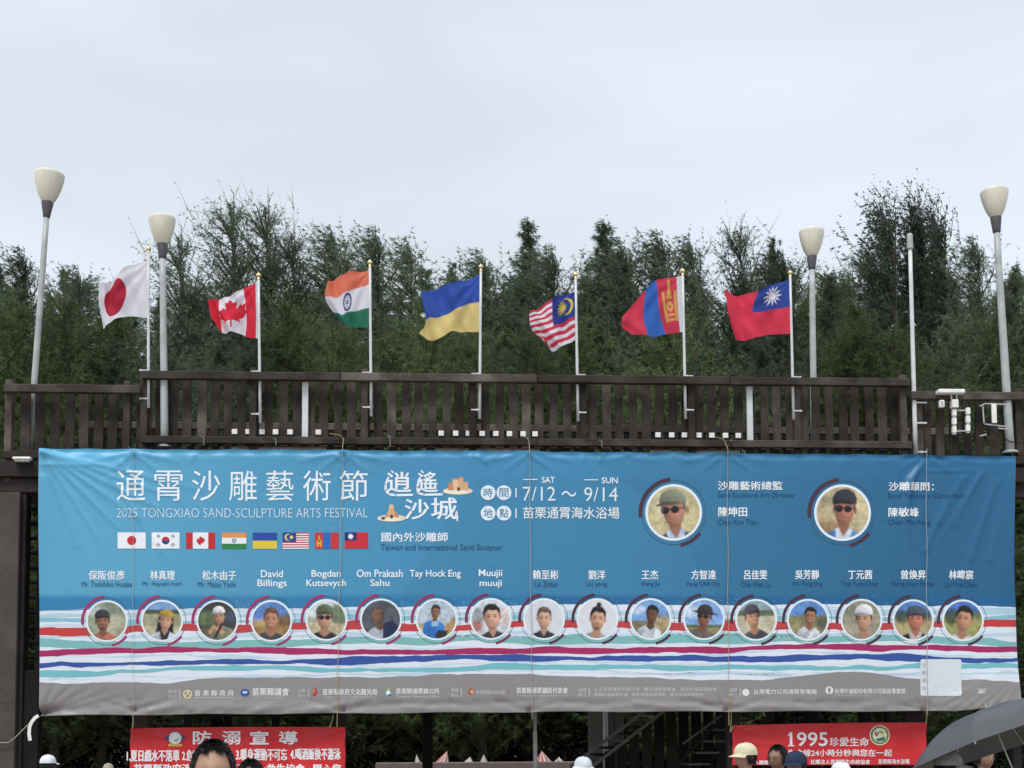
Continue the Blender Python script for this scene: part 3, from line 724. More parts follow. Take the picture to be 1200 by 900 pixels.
pr = Print(bsurf)
for ch, cx, cy in (('時',572,577.5),('間',590.5,577.5),('地',572,601.5),('點',590.5,601.5)):
    pr.ell(cx, cy, 8.7, 8.7, srgb(222,236,244), 2, n=28); pr.text(ch, cx-5.3, cy-5.3, cx+5.3, cy+5.3, srgb(40,110,160), 5, 0.004)
for y_ in (572, 596): pr.rect(604, y_, 605.3, y_+11, LW, 3)
pr.rect(613, 561.6, 630, 562.6, LW, 3); pr.rect(685, 561.8, 701, 562.8, LW, 3)
pr.text('SAT', 634.8, 559, 650, 566, LW, 3, .012); pr.text('SUN', 705, 559.5, 724, 566.5, LW, 3, .012)
pr.text('7/12', 612.5, 570.5, 651, 587, srgb(222,236,240), 3, -0.004); pr.text('～', 658, 575.5, 675.5, 582, LW, 3, .0); pr.text('9/14', 684.5, 571, 724, 587.5, srgb(222,236,240), 3, -0.004)
pr.text('苗栗通霄海水浴場', 612.5, 594, 726, 608, srgb(222,232,236), 3, .018)
pr.build('date_and_place_lettering', banner)
for args in (
    ('國內外沙雕師', 447, 624, 525, 635, LW, 3, .022),
    ('Taiwan and International Sand Sculptor', 446, 638, 589, 647, DK, 3),
    ('沙雕藝術總監', 841, 564, 917, 574.5, LW, 3, .02),
    ('Sand Sculpture Art Director', 841, 577, 932, 585, DKR, 3),
    ('陳坤田', 841.5, 594, 875.5, 605.5, LW, 3, .022),
    ('Chen Kun Tien', 841, 608.5, 887, 615, DKR, 3),
    ('沙雕顧問：', 1041, 565, 1094, 575.5, LW, 3, .02),
    ('Sand Sculpture Consultant', 1040.5, 578, 1131, 585.5, DKR, 3),
    ('陳敏峰', 1040.5, 595, 1076.5, 606, LW, 3, .022),
    ('Chen Min Feng', 1040, 609, 1090, 616.5, DKR, 3)):
    pr = Print(bsurf); pr.text(*args); pr.build('heading_lettering', banner)
pr = Print(bsurf)
for s_, a, b_ in (('保阪俊彥',104,146.5),('林真理',176,205),('松木由子',237,276.5),('賴至彬',624,654.5),('劉洋',689.5,709.5),('王杰',752,771.5),('方智達',810,839),('呂佳雯',872,899),('吳芳靜',931.5,959.5),('丁元茜',993,1021.5),('曾煥昇',1055.5,1085),('林暐宸',1112,1141)):
    y0 = 668 + (0.6 if a < 300 else 0); pr = Print(bsurf); pr.text(s_, a, y0, b_, y0+11, LW, 3, .02); pr.build('name_lettering', banner)
for s_, a, y0, b_, y1 in (('David',305.5,668,331.5,676.5),('Billings',301.5,679,336,689.5),('Bogdan',365,668,399.5,678.5),('Kutsevych',359,679,405.5,689.5),('Om Prakash',418,667.5,472,676.5),('Sahu',434,679,456.5,687),('Tay Hock Eng',480,668,540,678.5),('Muujii',561,667.5,588.5,678),('muuji',562,680,588,689.5)): pr = Print(bsurf); pr.text(s_, a, y0, b_, y1, LW, 3, .012); pr.build('name_lettering', banner)
for s_, a, b_ in (('Mr. Toshihiko Hosaka',96,155),('Mr. Hayashi mori',167,213),('Mr. Matsu Yoshi',232,276),('Lai Zhibin',627,653),('Liu yang',687,711.5),('Wang Jie',751,773),('Fang Chih Da',805,843),('Chia Wen Lu',868,903),('Wu Fang Jing',928,963),('Ting Yuan-Chien',985,1029),('Tseng Huan Sheng',1044,1094),('Lin Wei-Chen',1107,1145)):
    pr = Print(bsurf); pr.text(s_, a, 681.5, b_, 688, DK if a < 600 else DKR, 3); pr.build('name_lettering', banner)

# printed small flags
pr = Print(bsurf); FR, FW, FB = srgb(198,42,52), srgb(235,240,246), srgb(40,66,140)
def base_flag(x0, x1): pr.rect(x0, 624, x1, 643, FW, 2); return (x0+x1)/2, 633.5
cx, cy = base_flag(138, 171); pr.ell(cx, cy, 5.4, 5.4, FR, 4)
cx, cy = base_flag(178, 210.5); pr.ell(cx, cy, 4.6, 4.6, FR, 4, a0=0, a1=180); pr.ell(cx, cy, 4.6, 4.6, FB, 4, a0=180, a1=360)
for sx in (-1, 1):
    for sy in (-1, 1):
        for k in (-1, 0, 1): pr.line([(cx+sx*8.5-sy*1.5*sx*0+k*sx*1.1-1.3, cy+sy*5+k*sy*.7+sx*sy*1.6), (cx+sx*8.5+k*sx*1.1+1.3, cy+sy*5+k*sy*.7-sx*sy*1.6)], .6, (0.03,0.03,0.04), 4)
cx, cy = base_flag(218, 252); pr.rect(218, 624, 226, 643, FR, 3); pr.rect(244, 624, 252, 643, FR, 3); pr.poly([(cx+p[0]*5, cy+p[1]*5.6) for p in LEAF], FR, 4)
cx, cy = base_flag(260, 288.5); pr.rect(260,624,288.5,630,srgb(222,150,84),3); pr.rect(260,637,288.5,643,srgb(50,128,70),3); pr.ring(cx,cy,1.8,2.6,0,360,FB,4); 
for k in range(6): pr.line([(cx,cy),(cx+2*math.cos(k*1.047),cy+2*math.sin(k*1.047))],.3,FB,4)
cx, cy = base_flag(296, 324.5); pr.rect(296,624,324.5,633.5,srgb(34,78,164),3); pr.rect(296,633.5,324.5,643,srgb(222,198,66),3)
cx, cy = base_flag(331, 362)
for k in range(0, 14, 2): pr.rect(331, 624+k*19/14, 362, 624+(k+1)*19/14, FR, 3)
pr.rect(331,624,347,635,FB,4); pr.ell(337.5,629.5,4,4,srgb(230,210,110),5); pr.ell(338.8,629.5,3.3,3.3,FB,6); pr.ell(341.5,629.5,2,2,srgb(230,210,110),7)
cx, cy = base_flag(369, 397); pr.rect(369,624,397,643,srgb(196,52,56),3); pr.rect(378.5,624,387.5,643,srgb(44,104,184),4)
GO = srgb(232,178,70); pr.rect(371,633,372.4,641,GO,5); pr.rect(375.6,633,377,641,GO,5); pr.ell(374,636.5,1.5,1.5,GO,5); pr.ell(374,631.5,1.2,1.2,GO,5); pr.poly([(374,626.5),(375,630),(373,630)],GO,5); pr.rect(372.6,638.6,375.4,639.4,GO,5)
cx, cy = base_flag(404, 431.5); pr.rect(404,624,431.5,643,srgb(200,46,54),3); pr.rect(404,624,418,633.5,srgb(30,44,110),4)
for k in range(12): a = k*math.pi/6; pr.poly([(411+3.9*math.cos(a),628.8+3.9*math.sin(a)),(411+2.2*math.cos(a+.26),628.8+2.2*math.sin(a+.26)),(411+2.2*math.cos(a-.26),628.8+2.2*math.sin(a-.26))],FW,5)
pr.ell(411,628.8,2.1,2.1,FW,5); pr.build('printed_small_flags', banner)

# sponsor row
pr = Print(bsurf)
SW = srgb(224,224,226); SM = srgb(196,196,200)
def spon2(l1, l2, x0, x1, yc, bar=True):
    pr.text(l1, x0, yc-5.4, x1, yc-.8, SM, 3, .01); pr.text(l2, x0, yc+.6, x1, yc+5.2, SM, 3, .01)
    if bar: pr.rect(x1+3, yc-5, x1+3.9, yc+5, SM, 3)
spon2('指導','單位', 197.5, 207, 813.5)
pr.ring(219.8, 813.5, 3.7, 5.2, 0, 360, srgb(222,206,160), 3); pr.line([(216.5,816),(219.8,812.5),(223,816)], 1.2, srgb(222,206,160), 4); pr.ell(219.8,811,1.3,1.3,srgb(222,206,160),4)
pr.text('苗 栗 縣 政 府', 228, 808.5, 274, 815.5, SW, 3, .015); pr.rect(228, 816.8, 274, 817.5, SM, 3)
pr.ell(287, 811.8, 5.4, 4.6, srgb(54,84,150), 3); pr.ell(287, 811.3, 3, 1.6, srgb(190,205,230), 4)
pr.text('苗栗縣議會', 295.5, 806, 339, 815.2, SW, 3, .02); pr.text('Miaoli County Council', 299, 816.2, 334, 819, SM, 3)
spon2('主辦','單位', 349.5, 358, 812.5)
pr.poly([(366,815),(368,807),(370,805),(372,811),(370,816)], srgb(172,62,52), 3); pr.ell(368.2,810,1.1,2.6,srgb(214,120,90),4,rot=20)
pr.text('苗栗縣政府文化觀光局', 378, 807, 442, 814.6, SW, 3, .02); pr.text('Cultural and Tourism Bureau, Miaoli County', 380, 815.6, 440, 818.2, SM, 3)
pr.poly([(450,811),(455,806),(461,811),(456,817)], srgb(80,160,170), 3); pr.ell(455,812,2.6,2.6,FW,4); pr.poly([(452,809),(456,806.5),(457,810)], srgb(216,186,70), 5); pr.ell(456.5,814.5,1.8,1.3,srgb(50,110,160),5)
pr.text('苗栗縣通霄鎮公所', 464, 806.5, 515, 813.2, SW, 3, .02); pr.text('Tongxiao Township Office', 464, 814.6, 515, 818.4, SM, 3)
spon2('承辦','單位', 528.5, 537, 812)
pr.poly([(548,812),(552,805.5),(556,809),(553,815)], srgb(196,70,56), 3); pr.poly([(548,809),(551,806),(551,812)], srgb(90,150,70), 4); pr.ell(553,810.5,1.4,2.2,srgb(226,190,150),4)
pr.text('苗栗縣藝術家協會', 558, 809, 592, 813.6, SM, 3, .01); pr.ring(595, 811, 1.6, 2.3, -80, 80, srgb(170,80,70), 3)
pr.text('苗栗縣通霄鎮民代表會', 605, 805.5, 665.5, 812.8, SW, 3, .022); pr.text('Tongxiao Township Representative Council', 605.5, 814, 665.5, 816.8, SM, 3)
spon2('協辦','單位', 677.5, 687, 811.5)
pr.text('立法委員陳超明辦公室 ‧ 縣長議員服務處 ‧ 鎮品安議員服務處', 696, 805.5, 840, 810, SM, 3, .01); pr.text('張顯詠議員服務處 ‧ 張金選議員服務處 ‧ 楊文昌議員服務處', 696, 811.6, 824.5, 816.1, SM, 3, .01)
spon2('協辦','單位', 854.5, 864, 811.5)
pr.ell(874, 811.5, 4.2, 4.2, SW, 3); pr.text('台灣電力公司通霄發電廠', 883, 807.5, 957, 813.5, SW, 3, .015)
pr.ell(971.5, 809, 4.6, 4.6, SW, 3); pr.ell(971.5, 808.3, 1.7, 2.6, GREYB, 4); pr.rect(970.8, 809, 972.2, 813, GREYB, 4)
pr.text('台灣中油股份有限公司探採事業部', 978, 806.8, 1061, 813, SW, 3, .015); pr.text('CPC Corporation, Taiwan', 979, 814, 1020, 816.4, SM, 3)
pr.rect(1144.5, 806.8, 1156, 813, srgb(176,174,176), 2); pr.text('廣告', 1146, 807.8, 1154.5, 812.2, srgb(226,226,228), 3)
pr.build('sponsor_lettering', banner)
# white rounded card low on the right (its code left out)
pr = Print(bsurf)
x0, y0, x1, y1, rr = 1078.5, 772.5, 1126.5, 815.5, 2.5
pts = []
for qx, qy, a0 in ((x1-rr,y0+rr,0),(x0+rr,y0+rr,90),(x0+rr,y1-rr,180),(x1-rr,y1-rr,270)):
    for k in range(5): a = R(a0+k*22.5); pts.append((qx+rr*math.cos(a), qy-rr*math.sin(a)))
pr.poly(pts, srgb(214,220,228), 7)
for k, ch in enumerate('活動資訊'): pr.text(ch, 1080.5, 777+k*9, 1085, 782+k*9, srgb(150,158,168), 10)
pr.build('white_card', banner)

# portraits: printed photographs, coloured point by point on a fine disc
def vnoise(X, Y, sc, seed):
    x = X*sc + seed*13.7; y = Y*sc + seed*7.1; xi = np.floor(x); yi = np.floor(y); fx = x-xi; fy = y-yi; fx = fx*fx*(3-2*fx); fy = fy*fy*(3-2*fy)
    h = lambda i, j: np.modf(np.abs(np.sin(i*127.1 + j*311.7 + seed*74.7))*43758.5453)[0]
    return (h(xi,yi)*(1-fx)+h(xi+1,yi)*fx)*(1-fy) + (h(xi,yi+1)*(1-fx)+h(xi+1,yi+1)*fx)*fy - .5
class Soft:
    def __init__(s, X, Y, col): s.X, s.Y = X, Y; s.c = np.tile(np.array(col, dtype=float), (len(X), 1))
    def blend(s, a, col):
        a = np.clip(a, 0, 1)[:, None]; s.c = s.c*(1-a) + np.asarray(col, dtype=float)*a
    def ell(s, cx, cy, rx, ry, soft=.05, rot=0):
        dx, dy = s.X-cx, s.Y-cy; c_, s_ = math.cos(R(rot)), math.sin(R(rot)); u = (dx*c_+dy*s_)/rx; v = (-dx*s_+dy*c_)/ry
        d = (np.sqrt(u*u+v*v)-1)*min(rx, ry); return np.clip(.5 - d/soft, 0, 1)
    def poly(s, P, soft=.05):
        P = np.array(P); n = len(P); d = np.full(len(s.X), 1e9); ins = np.zeros(len(s.X), bool)
        for i in range(n):
            a, b = P[i], P[(i+1) % n]; e = b-a; wx, wy = s.X-a[0], s.Y-a[1]; t = np.clip((wx*e[0]+wy*e[1])/(e@e+1e-9), 0, 1)
            d = np.minimum(d, np.hypot(wx-e[0]*t, wy-e[1]*t)); c1 = (a[1] > s.Y) != (b[1] > s.Y)
            with np.errstate(divide='ignore', invalid='ignore'): xx = (b[0]-a[0])*(s.Y-a[1])/(b[1]-a[1]+1e-12)+a[0]
            ins ^= c1 & (s.X < xx)
        return np.clip(.5 + np.where(ins, d, -d)/soft, 0, 1)
def portrait(cx, cy, r, sp, name='printed_portrait', arc=None):
    ac = arc; seed = (cx*0.37) % 9
    g = Print(bsurf, 0.0045, 10)
    g.ring(cx, cy, r*1.235, r*1.26, 0, 360, srgb(60,100,120), 0, 48)
    g.ring(cx, cy, r*1.21, r*1.36, 96, 188, ac, 1, 14); g.ring(cx, cy, r*1.23, r*1.36, -78, -38, ac, 1, 8)
    g.ell(cx, cy, r*1.1, r*1.1, srgb(228,238,246), 2, n=44)
    rim = g.build('portrait_ring', banner)
    nr_ = int(r*1.5); na = int(r*5.2)
    rr = np.concatenate([[0], np.repeat(np.arange(1, nr_+1)/nr_, na)]); aa = np.concatenate([[0], np.tile(np.arange(na)*2*np.pi/na, nr_)])
    X = rr*np.cos(aa); Y = rr*np.sin(aa)
    C = lambda c: np.array(srgb(*[max(0, min(255, k)) for k in c]))
    bgs = sp['bg']; S = Soft(X, Y, C(bgs[0]))
    for kind, *q in bgs[1:]:
        if kind == 'h': S.blend(np.clip((Y-q[0])/.08, 0, 1)*np.clip((q[1]-Y)/.08+1, 0, 1), C(q[2]))
        elif kind == 'e': S.blend(S.ell(q[0], q[1], q[2], q[3], .22)*.9, C(q[4]))
        elif kind == 'p': S.blend(S.poly(q[0], .1), C(q[1]))
    na_ = .12 if len(bgs) == 1 else .75
    S.c *= (1 + na_*(.55*vnoise(X, Y, 4, seed) + .45*vnoise(X, Y, 9, seed+1) + .3*vnoise(X, Y, 20, seed+2)))[:, None]
    fx, fy, sc = sp['f']; sc *= 1.18; tn = sp.get('turn', 0); hw = sp.get('sw', 1.9)
    Lx = X.copy(); tl_ = math.sin(cx*1.7)*.16; dX, dY = X-fx, Y-fy-.4*sc; S.X = (dX*math.cos(tl_)+dY*math.sin(tl_))/sc*(1+.07*math.sin(cx*2.3)); S.Y = (-dX*math.sin(tl_)+dY*math.cos(tl_))/sc+.4; x, y = S.X, S.Y; px_ = .12/sc*.55
    skin = np.array(C(sp['skin'])); hair = C(sp.get('hair', (30,28,30))); shirt = C(sp['shirt']); ls = -1 if tn > 0 else 1
    strand = 1 + .7*vnoise(x*3, y*.8, 6, seed+3)
    if sp.get('long'): a = S.poly([(-.95,-.5),(-.6,-1.1),(.6,-1.1),(.95,-.5),(1.05,.9),(1.2,1.9),(.6,2.1),(-.6,2.1),(-1.2,1.9),(-1.05,.9)], .25); S.blend(a, hair*strand[:, None])
    sh = S.poly([(-hw,5),(-hw,2.5),(-hw*.9,2.0),(-hw*.6,1.62),(-.5,1.38),(.5,1.38),(hw*.6,1.62),(hw*.9,2.0),(hw,2.5),(hw,5)], .18)
    fold = 1 + .55*vnoise(x*1.2+y*.7, y*.6, 2.2, seed+4) + .35*vnoise(x, y, 5, seed+5) + .22*ls*np.clip(x/hw, -1, 1) - .18*np.clip((y-2)/2, 0, 1)
    S.blend(sh, shirt*fold[:, None])
    neck = S.poly([(-.40,.5),(.40,.5),(.42,1.3),(.62,1.52),(.1,1.95),(-.1,1.95),(-.62,1.52),(-.42,1.3)], .14); S.blend(neck, skin*(.62+.12*ls*x)[:, None])
    c2 = sp.get('collar')
    if c2: S.blend(S.poly([(-.66,1.40),(-.40,1.30),(0,1.95),(.40,1.30),(.66,1.40),(.4,2.5),(0,2.7),(-.4,2.5)], .14), C(c2)*(1+.5*vnoise(x, y, 5, seed))[:, None])
    for q in (-1, 1): S.blend(S.ell(q*.80-tn*.22, .06, .12, .23, .1)*(1 if q*tn < .35 else 0), skin*.72)
    face = S.poly([(0,1.13),(.32,1.05),(.56,.78),(.70,.35),(.76,-.15),(.70,-.62),(.42,-1.0),(0,-1.1),(-.42,-1.0),(-.70,-.62),(-.76,-.15),(-.70,.35),(-.56,.78),(-.32,1.05)], .12)
    nx = np.clip(x/.82, -1, 1); nyy = np.clip(y/1.15, -1, 1); nz_ = np.sqrt(np.clip(1-nx*nx-nyy*nyy*.8, 0, 1))
    lum = .44 + .44*nz_ + .30*ls*nx - .16*nyy
    ex0 = tn*.34
    G = lambda a, b, rx, ry: np.exp(-((x-a)/rx)**2-((y-b)/ry)**2)
    lum += .13*G(ex0*1.4, .12, .10, .24) + .12*G(ex0+.4*ls, .18, .20, .18) + .10*G(ex0, -.6, .45, .22) - .20*(G(ex0-.31, -.10, .20, .13)+G(ex0+.31, -.10, .20, .13)) - .16*G(ex0*1.5-.09*ls, .30, .13, .07) - .14*G(ex0*1.1, .80, .22, .06) - .20*G(0, 1.12, .6, .12) + .06*vnoise(x, y, 4, seed+6)
    fc = skin*lum[:, None]; fc[:, 0] *= 1 + .05*G(ex0-.42, .25, .2, .2) + .05*G(ex0+.42, .25, .2, .2); S.blend(face, fc)
    eye = C((44,32,30))
    for q in (-1, 1):
        e0 = ex0 + q*.30; S.blend(G(e0, -.27, .19, .050)*.75, hair*1.3)
        if not sp.get('glass'): S.blend(G(e0, -.08, .14, .065)*1.0, eye); S.blend(G(e0+.05*ls, -.10, .04, .025)*.35, C((220,215,210)))
    S.blend(G(ex0*1.4-.07, .33, .05, .035)*.45 + G(ex0*1.4+.07, .33, .05, .035)*.45, skin*.35)
    S.blend(G(ex0*1.2, .58, .26, .05)*.75, skin*np.array([.62,.40,.42])); 
    if sp.get('smile'): S.blend(G(ex0*1.2, .60, .20, .035)*.8, C((222,212,206)))
    S.blend(G(ex0*1.2, .66, .20, .045)*.35, skin*np.array([1.0,.75,.75]))
    if sp.get('beard'): S.blend(G(ex0*1.2, .46, .30, .06)*.8, hair); S.blend(G(ex0, .88, .22, .13)*.7, hair); S.blend(face*np.clip((y-.45)/.5, 0, 1)*.25, hair)
    if sp.get('glass'):
        for q in (-1, 1): S.blend(S.ell(ex0+q*.33, -.05, .29, .25, .09), C((26,23,26))); S.blend(G(ex0+q*.31-.07, -.13, .09, .05)*.4, C((120,118,124)))
        S.blend(S.poly([(-.78,-.16),(.78,-.16),(.78,-.08),(-.78,-.08)], .07)*.9, C((30,27,30)))
    ht = sp.get('hat')
    if ht is None:
        a = S.poly([(-.82,.05),(-.88,-.55),(-.66,-1.12),(-.2,-1.36),(.4,-1.28),(.82,-.85),(.86,-.4),(.80,.05),(.70,-.38),(.50,-.70),(.12,-.66),(-.28,-.76),(-.6,-.52),(-.72,-.2)], .14)
        S.blend(a, hair*(1.0 + .9*vnoise(x*2.4, y, 6, seed) + .8*G(.2*ls, -1.12, .4, .12))[:, None]); 
        if sp.get('bun'): S.blend(S.ell(0, -1.48, .27, .24, .12), hair*1.2)
    else:
        hc = C(sp['hc']); hs = (1 + .30*ls*nx - .38*np.clip((y+.9)/.6, -1, 1)*.7 + .3*vnoise(x, y, 3.5, seed+8))[:, None]
        for q in (-1, 1): S.blend(S.poly([(q*.66,-.5),(q*.86,-.5),(q*.84,.15),(q*.72,.05)], .1)*.9, hair)
        S.blend(face*np.clip(1-(y+.50)/.30, 0, 1)*.55, skin*.30)         # shade the printed cap throws
        S.blend(S.poly([(-.90,-.42),(-.94,-.78),(-.70,-1.24),(-.22,-1.48),(.25,-1.48),(.72,-1.24),(.94,-.78),(.90,-.42),(.4,-.54),(-.4,-.54)], .12), hc*hs)
        if ht == 'cap': S.blend(S.poly([(-.86+tn*.4,-.50),(-.3+tn*.5,-.66),(.3+tn*.5,-.66),(.86+tn*.4,-.50),(.66+tn*.8,-.36),(tn*.9,-.42),(-.66+tn*.8,-.36)], .10), hc*.55*hs)
        elif ht == 'brim': S.blend(S.ell(0, -.48, 1.40, .19, .1), hc*.7*hs)
    S.X, S.Y = X, Y
    for pts, c, lo in sp.get('ex', []): S.blend(S.poly(pts, .06), C(c)*(1+.5*vnoise(X, Y, 5, seed+lo))[:, None])
    S.c *= (1 + .14*vnoise(X, Y, 30, seed+9))[:, None]
    col = np.clip(S.c, .004, .9)
    V = [g.P(cx + X[i]*r, cy + Y[i]*r, 5) for i in range(len(X))]; o0 = banner.location
    F_ = [(0, 1+k, 1+(k+1) % na) for k in range(na)] + [(1+j*na+k, 1+(j+1)*na+k, 1+(j+1)*na+(k+1) % na, 1+j*na+(k+1) % na) for j in range(nr_-1) for k in range(na)]
    me = bpy.data.meshes.new(name); me.from_pydata([v - o0 for v in V], [], F_); a_ = me.attributes.new('Col', 'FLOAT_COLOR', 'POINT')
    a_.data.foreach_set('color', np.hstack([col, np.ones((len(col), 1))]).astype(np.float32).ravel()); me.materials.append(PRINT)
    return link_mesh(name, me, banner)
MAG = srgb(158,52,104); DRK = srgb(72,44,62)
SAN = (178,168,140); GR = (110,116,92)
PORT = [
 (125.5,728, dict(bg=[(150,158,136),('e',.2,-.6,.8,.4,(128,138,122)),('e',.5,.3,.5,.6,(176,170,146)),('e',-.5,-.5,.4,.2,(190,200,205))], f=(-.22,.0,.36), skin=(160,112,88), shirt=(176,106,88), hat='cap', hc=(60,56,60), sw=1.7, beard=1, smile=0)),
 (190,727.5, dict(bg=[(122,160,206),('h',-.45,1.1,(150,148,120)),('e',-.55,0,.45,.5,(160,158,130)),('h',-.62,-.4,(70,84,66)),('h',.25,1.1,(186,178,150))], f=(.18,.0,.34), skin=(214,164,136), shirt=(196,204,216), hat='beret', hc=(176,140,62), long=1, collar=(44,42,48), smile=1)),
 (254.5,727.5, dict(bg=[(60,62,60),('e',-.5,-.1,.5,.4,(98,116,78)),('e',.75,-.2,.4,.25,(70,82,104)),('h',.35,1.1,(104,96,80))], f=(.12,-.22,.32), skin=(196,148,116), shirt=(126,128,106), hat='cap', hc=(220,220,224), ex=[([(-.5,.55),(-.2,.2),(.3,.5),(.42,.62),(.2,.7),(-.1,.42),(-.4,.7)],(196,148,116),0),([(.2,.1),(.34,.12),(-.05,.9),(-.2,.9)],(48,40,40),1)])),
 (318,727.5, dict(bg=[(92,132,196),('h',-.05,1.1,(150,118,78)),('e',.7,-.0,.4,.35,(120,90,58)),('e',-.6,.1,.4,.15,(196,170,120))], f=(-.02,-.08,.40), skin=(196,138,112), shirt=(66,70,78), hair=(96,72,56), sw=1.9, smile=1)),
 (382.5,726.5, dict(bg=[(206,214,216),('e',.7,-.2,.5,.7,(96,116,80)),('h',.15,1.1,(190,176,144)),('e',-.6,.05,.5,.15,(160,160,130))], f=(-.1,-.1,.42), skin=(206,158,130), shirt=(44,46,54), hat='cap', hc=(92,100,76), glass=1, sw=1.8)),
 (446.5,726, dict(bg=[(86,90,100),('h',.5,1.1,(72,78,92))], f=(-.12,-.25,.36), skin=(134,96,76), shirt=(170,176,190), hair=(78,76,80), beard=1, turn=.4, sw=1.9, ex=[([(.1,.25),(.6,.0),(1,.5),(.8,1),(.1,1)],(36,44,76),0)])),
 (511.5,726, dict(bg=[(182,196,210),('h',.15,1.1,(196,176,138)),('p',[(1,-.3),(.2,.75),(.5,1),(1.1,.8)],(186,150,104))], f=(-.06,-.38,.26), skin=(150,106,84), shirt=(52,126,204), hair=(56,46,44), sw=2.0, ex=[([(-.1,.85),(.1,.55),(.6,.6),(.5,1),(0,1)],(46,42,50),0),([(-.25,.1),(.1,.1),(.1,.35),(-.25,.35)],(150,190,226),1)])),
 (575,725.5, dict(bg=[(206,212,220),('e',-.7,-.1,.35,.5,(150,160,166)),('e',-.75,.4,.3,.3,(176,100,96)),('e',.8,-.1,.3,.5,(214,196,196))], f=(.08,-.08,.46), skin=(222,174,148), shirt=(48,46,52), collar=(58,56,62), sw=1.9)),
 (637.5,725.5, dict(bg=[(214,216,226)], f=(0,-.02,.40), skin=(220,176,150), shirt=(40,42,50), hair=(96,80,68), sw=1.9, collar=(54,54,60))),
 (700,725.5, dict(bg=[(218,218,226)], f=(0,.0,.44), skin=(216,168,140), shirt=(150,158,160), bun=1, beard=1, sw=1.9)),
 (762.5,725.5, dict(bg=[(120,160,212),('h',.05,1.1,(120,112,88)),('e',.6,.2,.5,.4,(176,156,118)),('e',-.7,-.5,.4,.2,(200,214,232))], f=(.05,-.22,.34), skin=(112,78,62), shirt=(196,202,210), turn=-.9, sw=1.7)),
 (825,725.5, dict(bg=[(128,170,222),('e',-.4,-.4,.6,.3,(206,220,238)),('h',.35,1.1,(146,140,104)),('h',.25,.42,(90,104,70))], f=(-.02,-.12,.38), skin=(148,98,78), shirt=(112,100,100), hat='brim', hc=(62,54,56), glass=1, turn=-.5, sw=1.8)),
 (886,726.5, dict(bg=[(140,160,170),('h',-.35,1.1,(190,184,160)),('h',-.55,-.25,(96,112,88))], f=(-.16,-.14,.40), skin=(208,152,122), shirt=(74,74,84), hat='cap', hc=(76,74,82), turn=.5, smile=1, sw=1.6)),
 (946.5,726.5, dict(bg=[(96,140,200),('h',-.25,1.1,(132,128,92)),('e',.75,.1,.4,.3,(90,96,80)),('e',-.5,.5,.6,.4,(150,142,106))], f=(.1,-.18,.32), skin=(172,120,92), shirt=(206,210,220), long=0, smile=1, sw=1.6)),
 (1009,726.5, dict(bg=[(154,150,132),('e',-.5,-.5,.5,.3,(120,122,104)),('e',-.4,.6,.6,.4,(172,166,144))], f=(.12,-.02,.46), skin=(206,158,130), shirt=(140,140,140), hat='cap', hc=(214,214,222), turn=-.5, sw=1.6)),
 (1070,727, dict(bg=[(88,128,194),('h',-.2,1.1,(170,158,116)),('e',-.6,-.2,.45,.35,(64,78,60)),('e',.6,-.25,.4,.25,(72,88,64))], f=(.12,-.05,.42), skin=(204,132,108), shirt=(40,40,46), hat='cap', hc=(74,82,100), collar=(190,180,180), sw=1.8)),
 (1128.5,727, dict(bg=[(80,122,200),('h',-.3,1.1,(150,150,96)),('e',-.6,-.2,.4,.4,(60,76,56)),('e',.7,-.3,.4,.2,(96,116,80))], f=(.02,-.06,.46), skin=(202,148,116), shirt=(196,192,196), turn=-.3, sw=1.6)),
]
for px_, py_, sp in PORT: portrait(px_, py_, 22.3, sp, arc=lerp3(MAG, DRK, smooth((px_-420)/300)))
portrait(789.5, 600.5, 30.2, dict(bg=[(196,184,142),('e',-.5,-.4,.6,.5,(206,196,160))], f=(.02,-.08,.48), skin=(190,136,112), shirt=(62,56,72), hat='cap', hc=(128,130,112), glass=1, hair=(90,86,86), turn=-.7, sw=1.5, collar=(176,196,222)), 'printed_large_portrait', DRK)
portrait(987, 601, 30.2, dict(bg=[(188,174,138),('e',-.6,.6,.7,.3,(150,120,86)),('e',.5,-.2,.5,.6,(212,196,156)),('e',-.5,-.5,.5,.2,(150,142,118))], f=(.06,-.12,.46), skin=(184,124,100), shirt=(72,128,190), hat='cap', hc=(54,52,62), glass=1, hair=(70,66,70), turn=-.2, sw=1.8, collar=(214,220,232)), 'printed_large_portrait', DRK)
# hem and eyelets
m = MB()
for k in range(20):
    for edge in (0, 1):
        px_ = 60 + k*58.5; py_ = (edgeT(px_)+2.2) if edge == 0 else (edgeB(px_)-2.2)
        p = bsurf(px_, py_); m.lathe([(0.010,-0.006),(0.022,-0.009),(0.024,0.0)], 10, p - Vector((0,0.004,0)), m=Matrix.Rotation(R(90), 3, 'X'))
m.build('eyelet', METAL, banner)
# stay straps of the banner
def ribbon(pts, w_): 
    m = MB(); pts = [Vector(p) for p in pts]; vs = []; fs = []
    for i, p in enumerate(pts):
        d = (pts[min(i+1,len(pts)-1)]-pts[max(0,i-1)]).normalized(); nrm = Vector((0,1,0)).cross(d).normalized()
        vs += [p - nrm*w_/2, p + nrm*w_/2, p + nrm*w_/2 + Vector((0,.006,0)), p - nrm*w_/2 + Vector((0,.006,0))]
    for i in range(len(pts)-1):
        for q in range(4): fs.append((i*4+q, i*4+(q+1)%4, i*4+4+(q+1)%4, i*4+4+q))
    m.add(vs, fs); return m
ribbon([at(x, y, 19.66) for x, y in ((45,838.5),(41,841),(37,846),(34.5,852),(34,860),(35.2,868))], 0.05).build('corner_strap', WHITEB, banner)
m = MB().tube([at(x, y, 19.9) for x, y in ((45,838),(36,846),(27,855),(17,865),(9,870.5),(-5,870))], 0.007, 6); tag(m.build('rope', ROPE, None), 'grey rope sloping from the lower left banner corner to the post', 'rope')

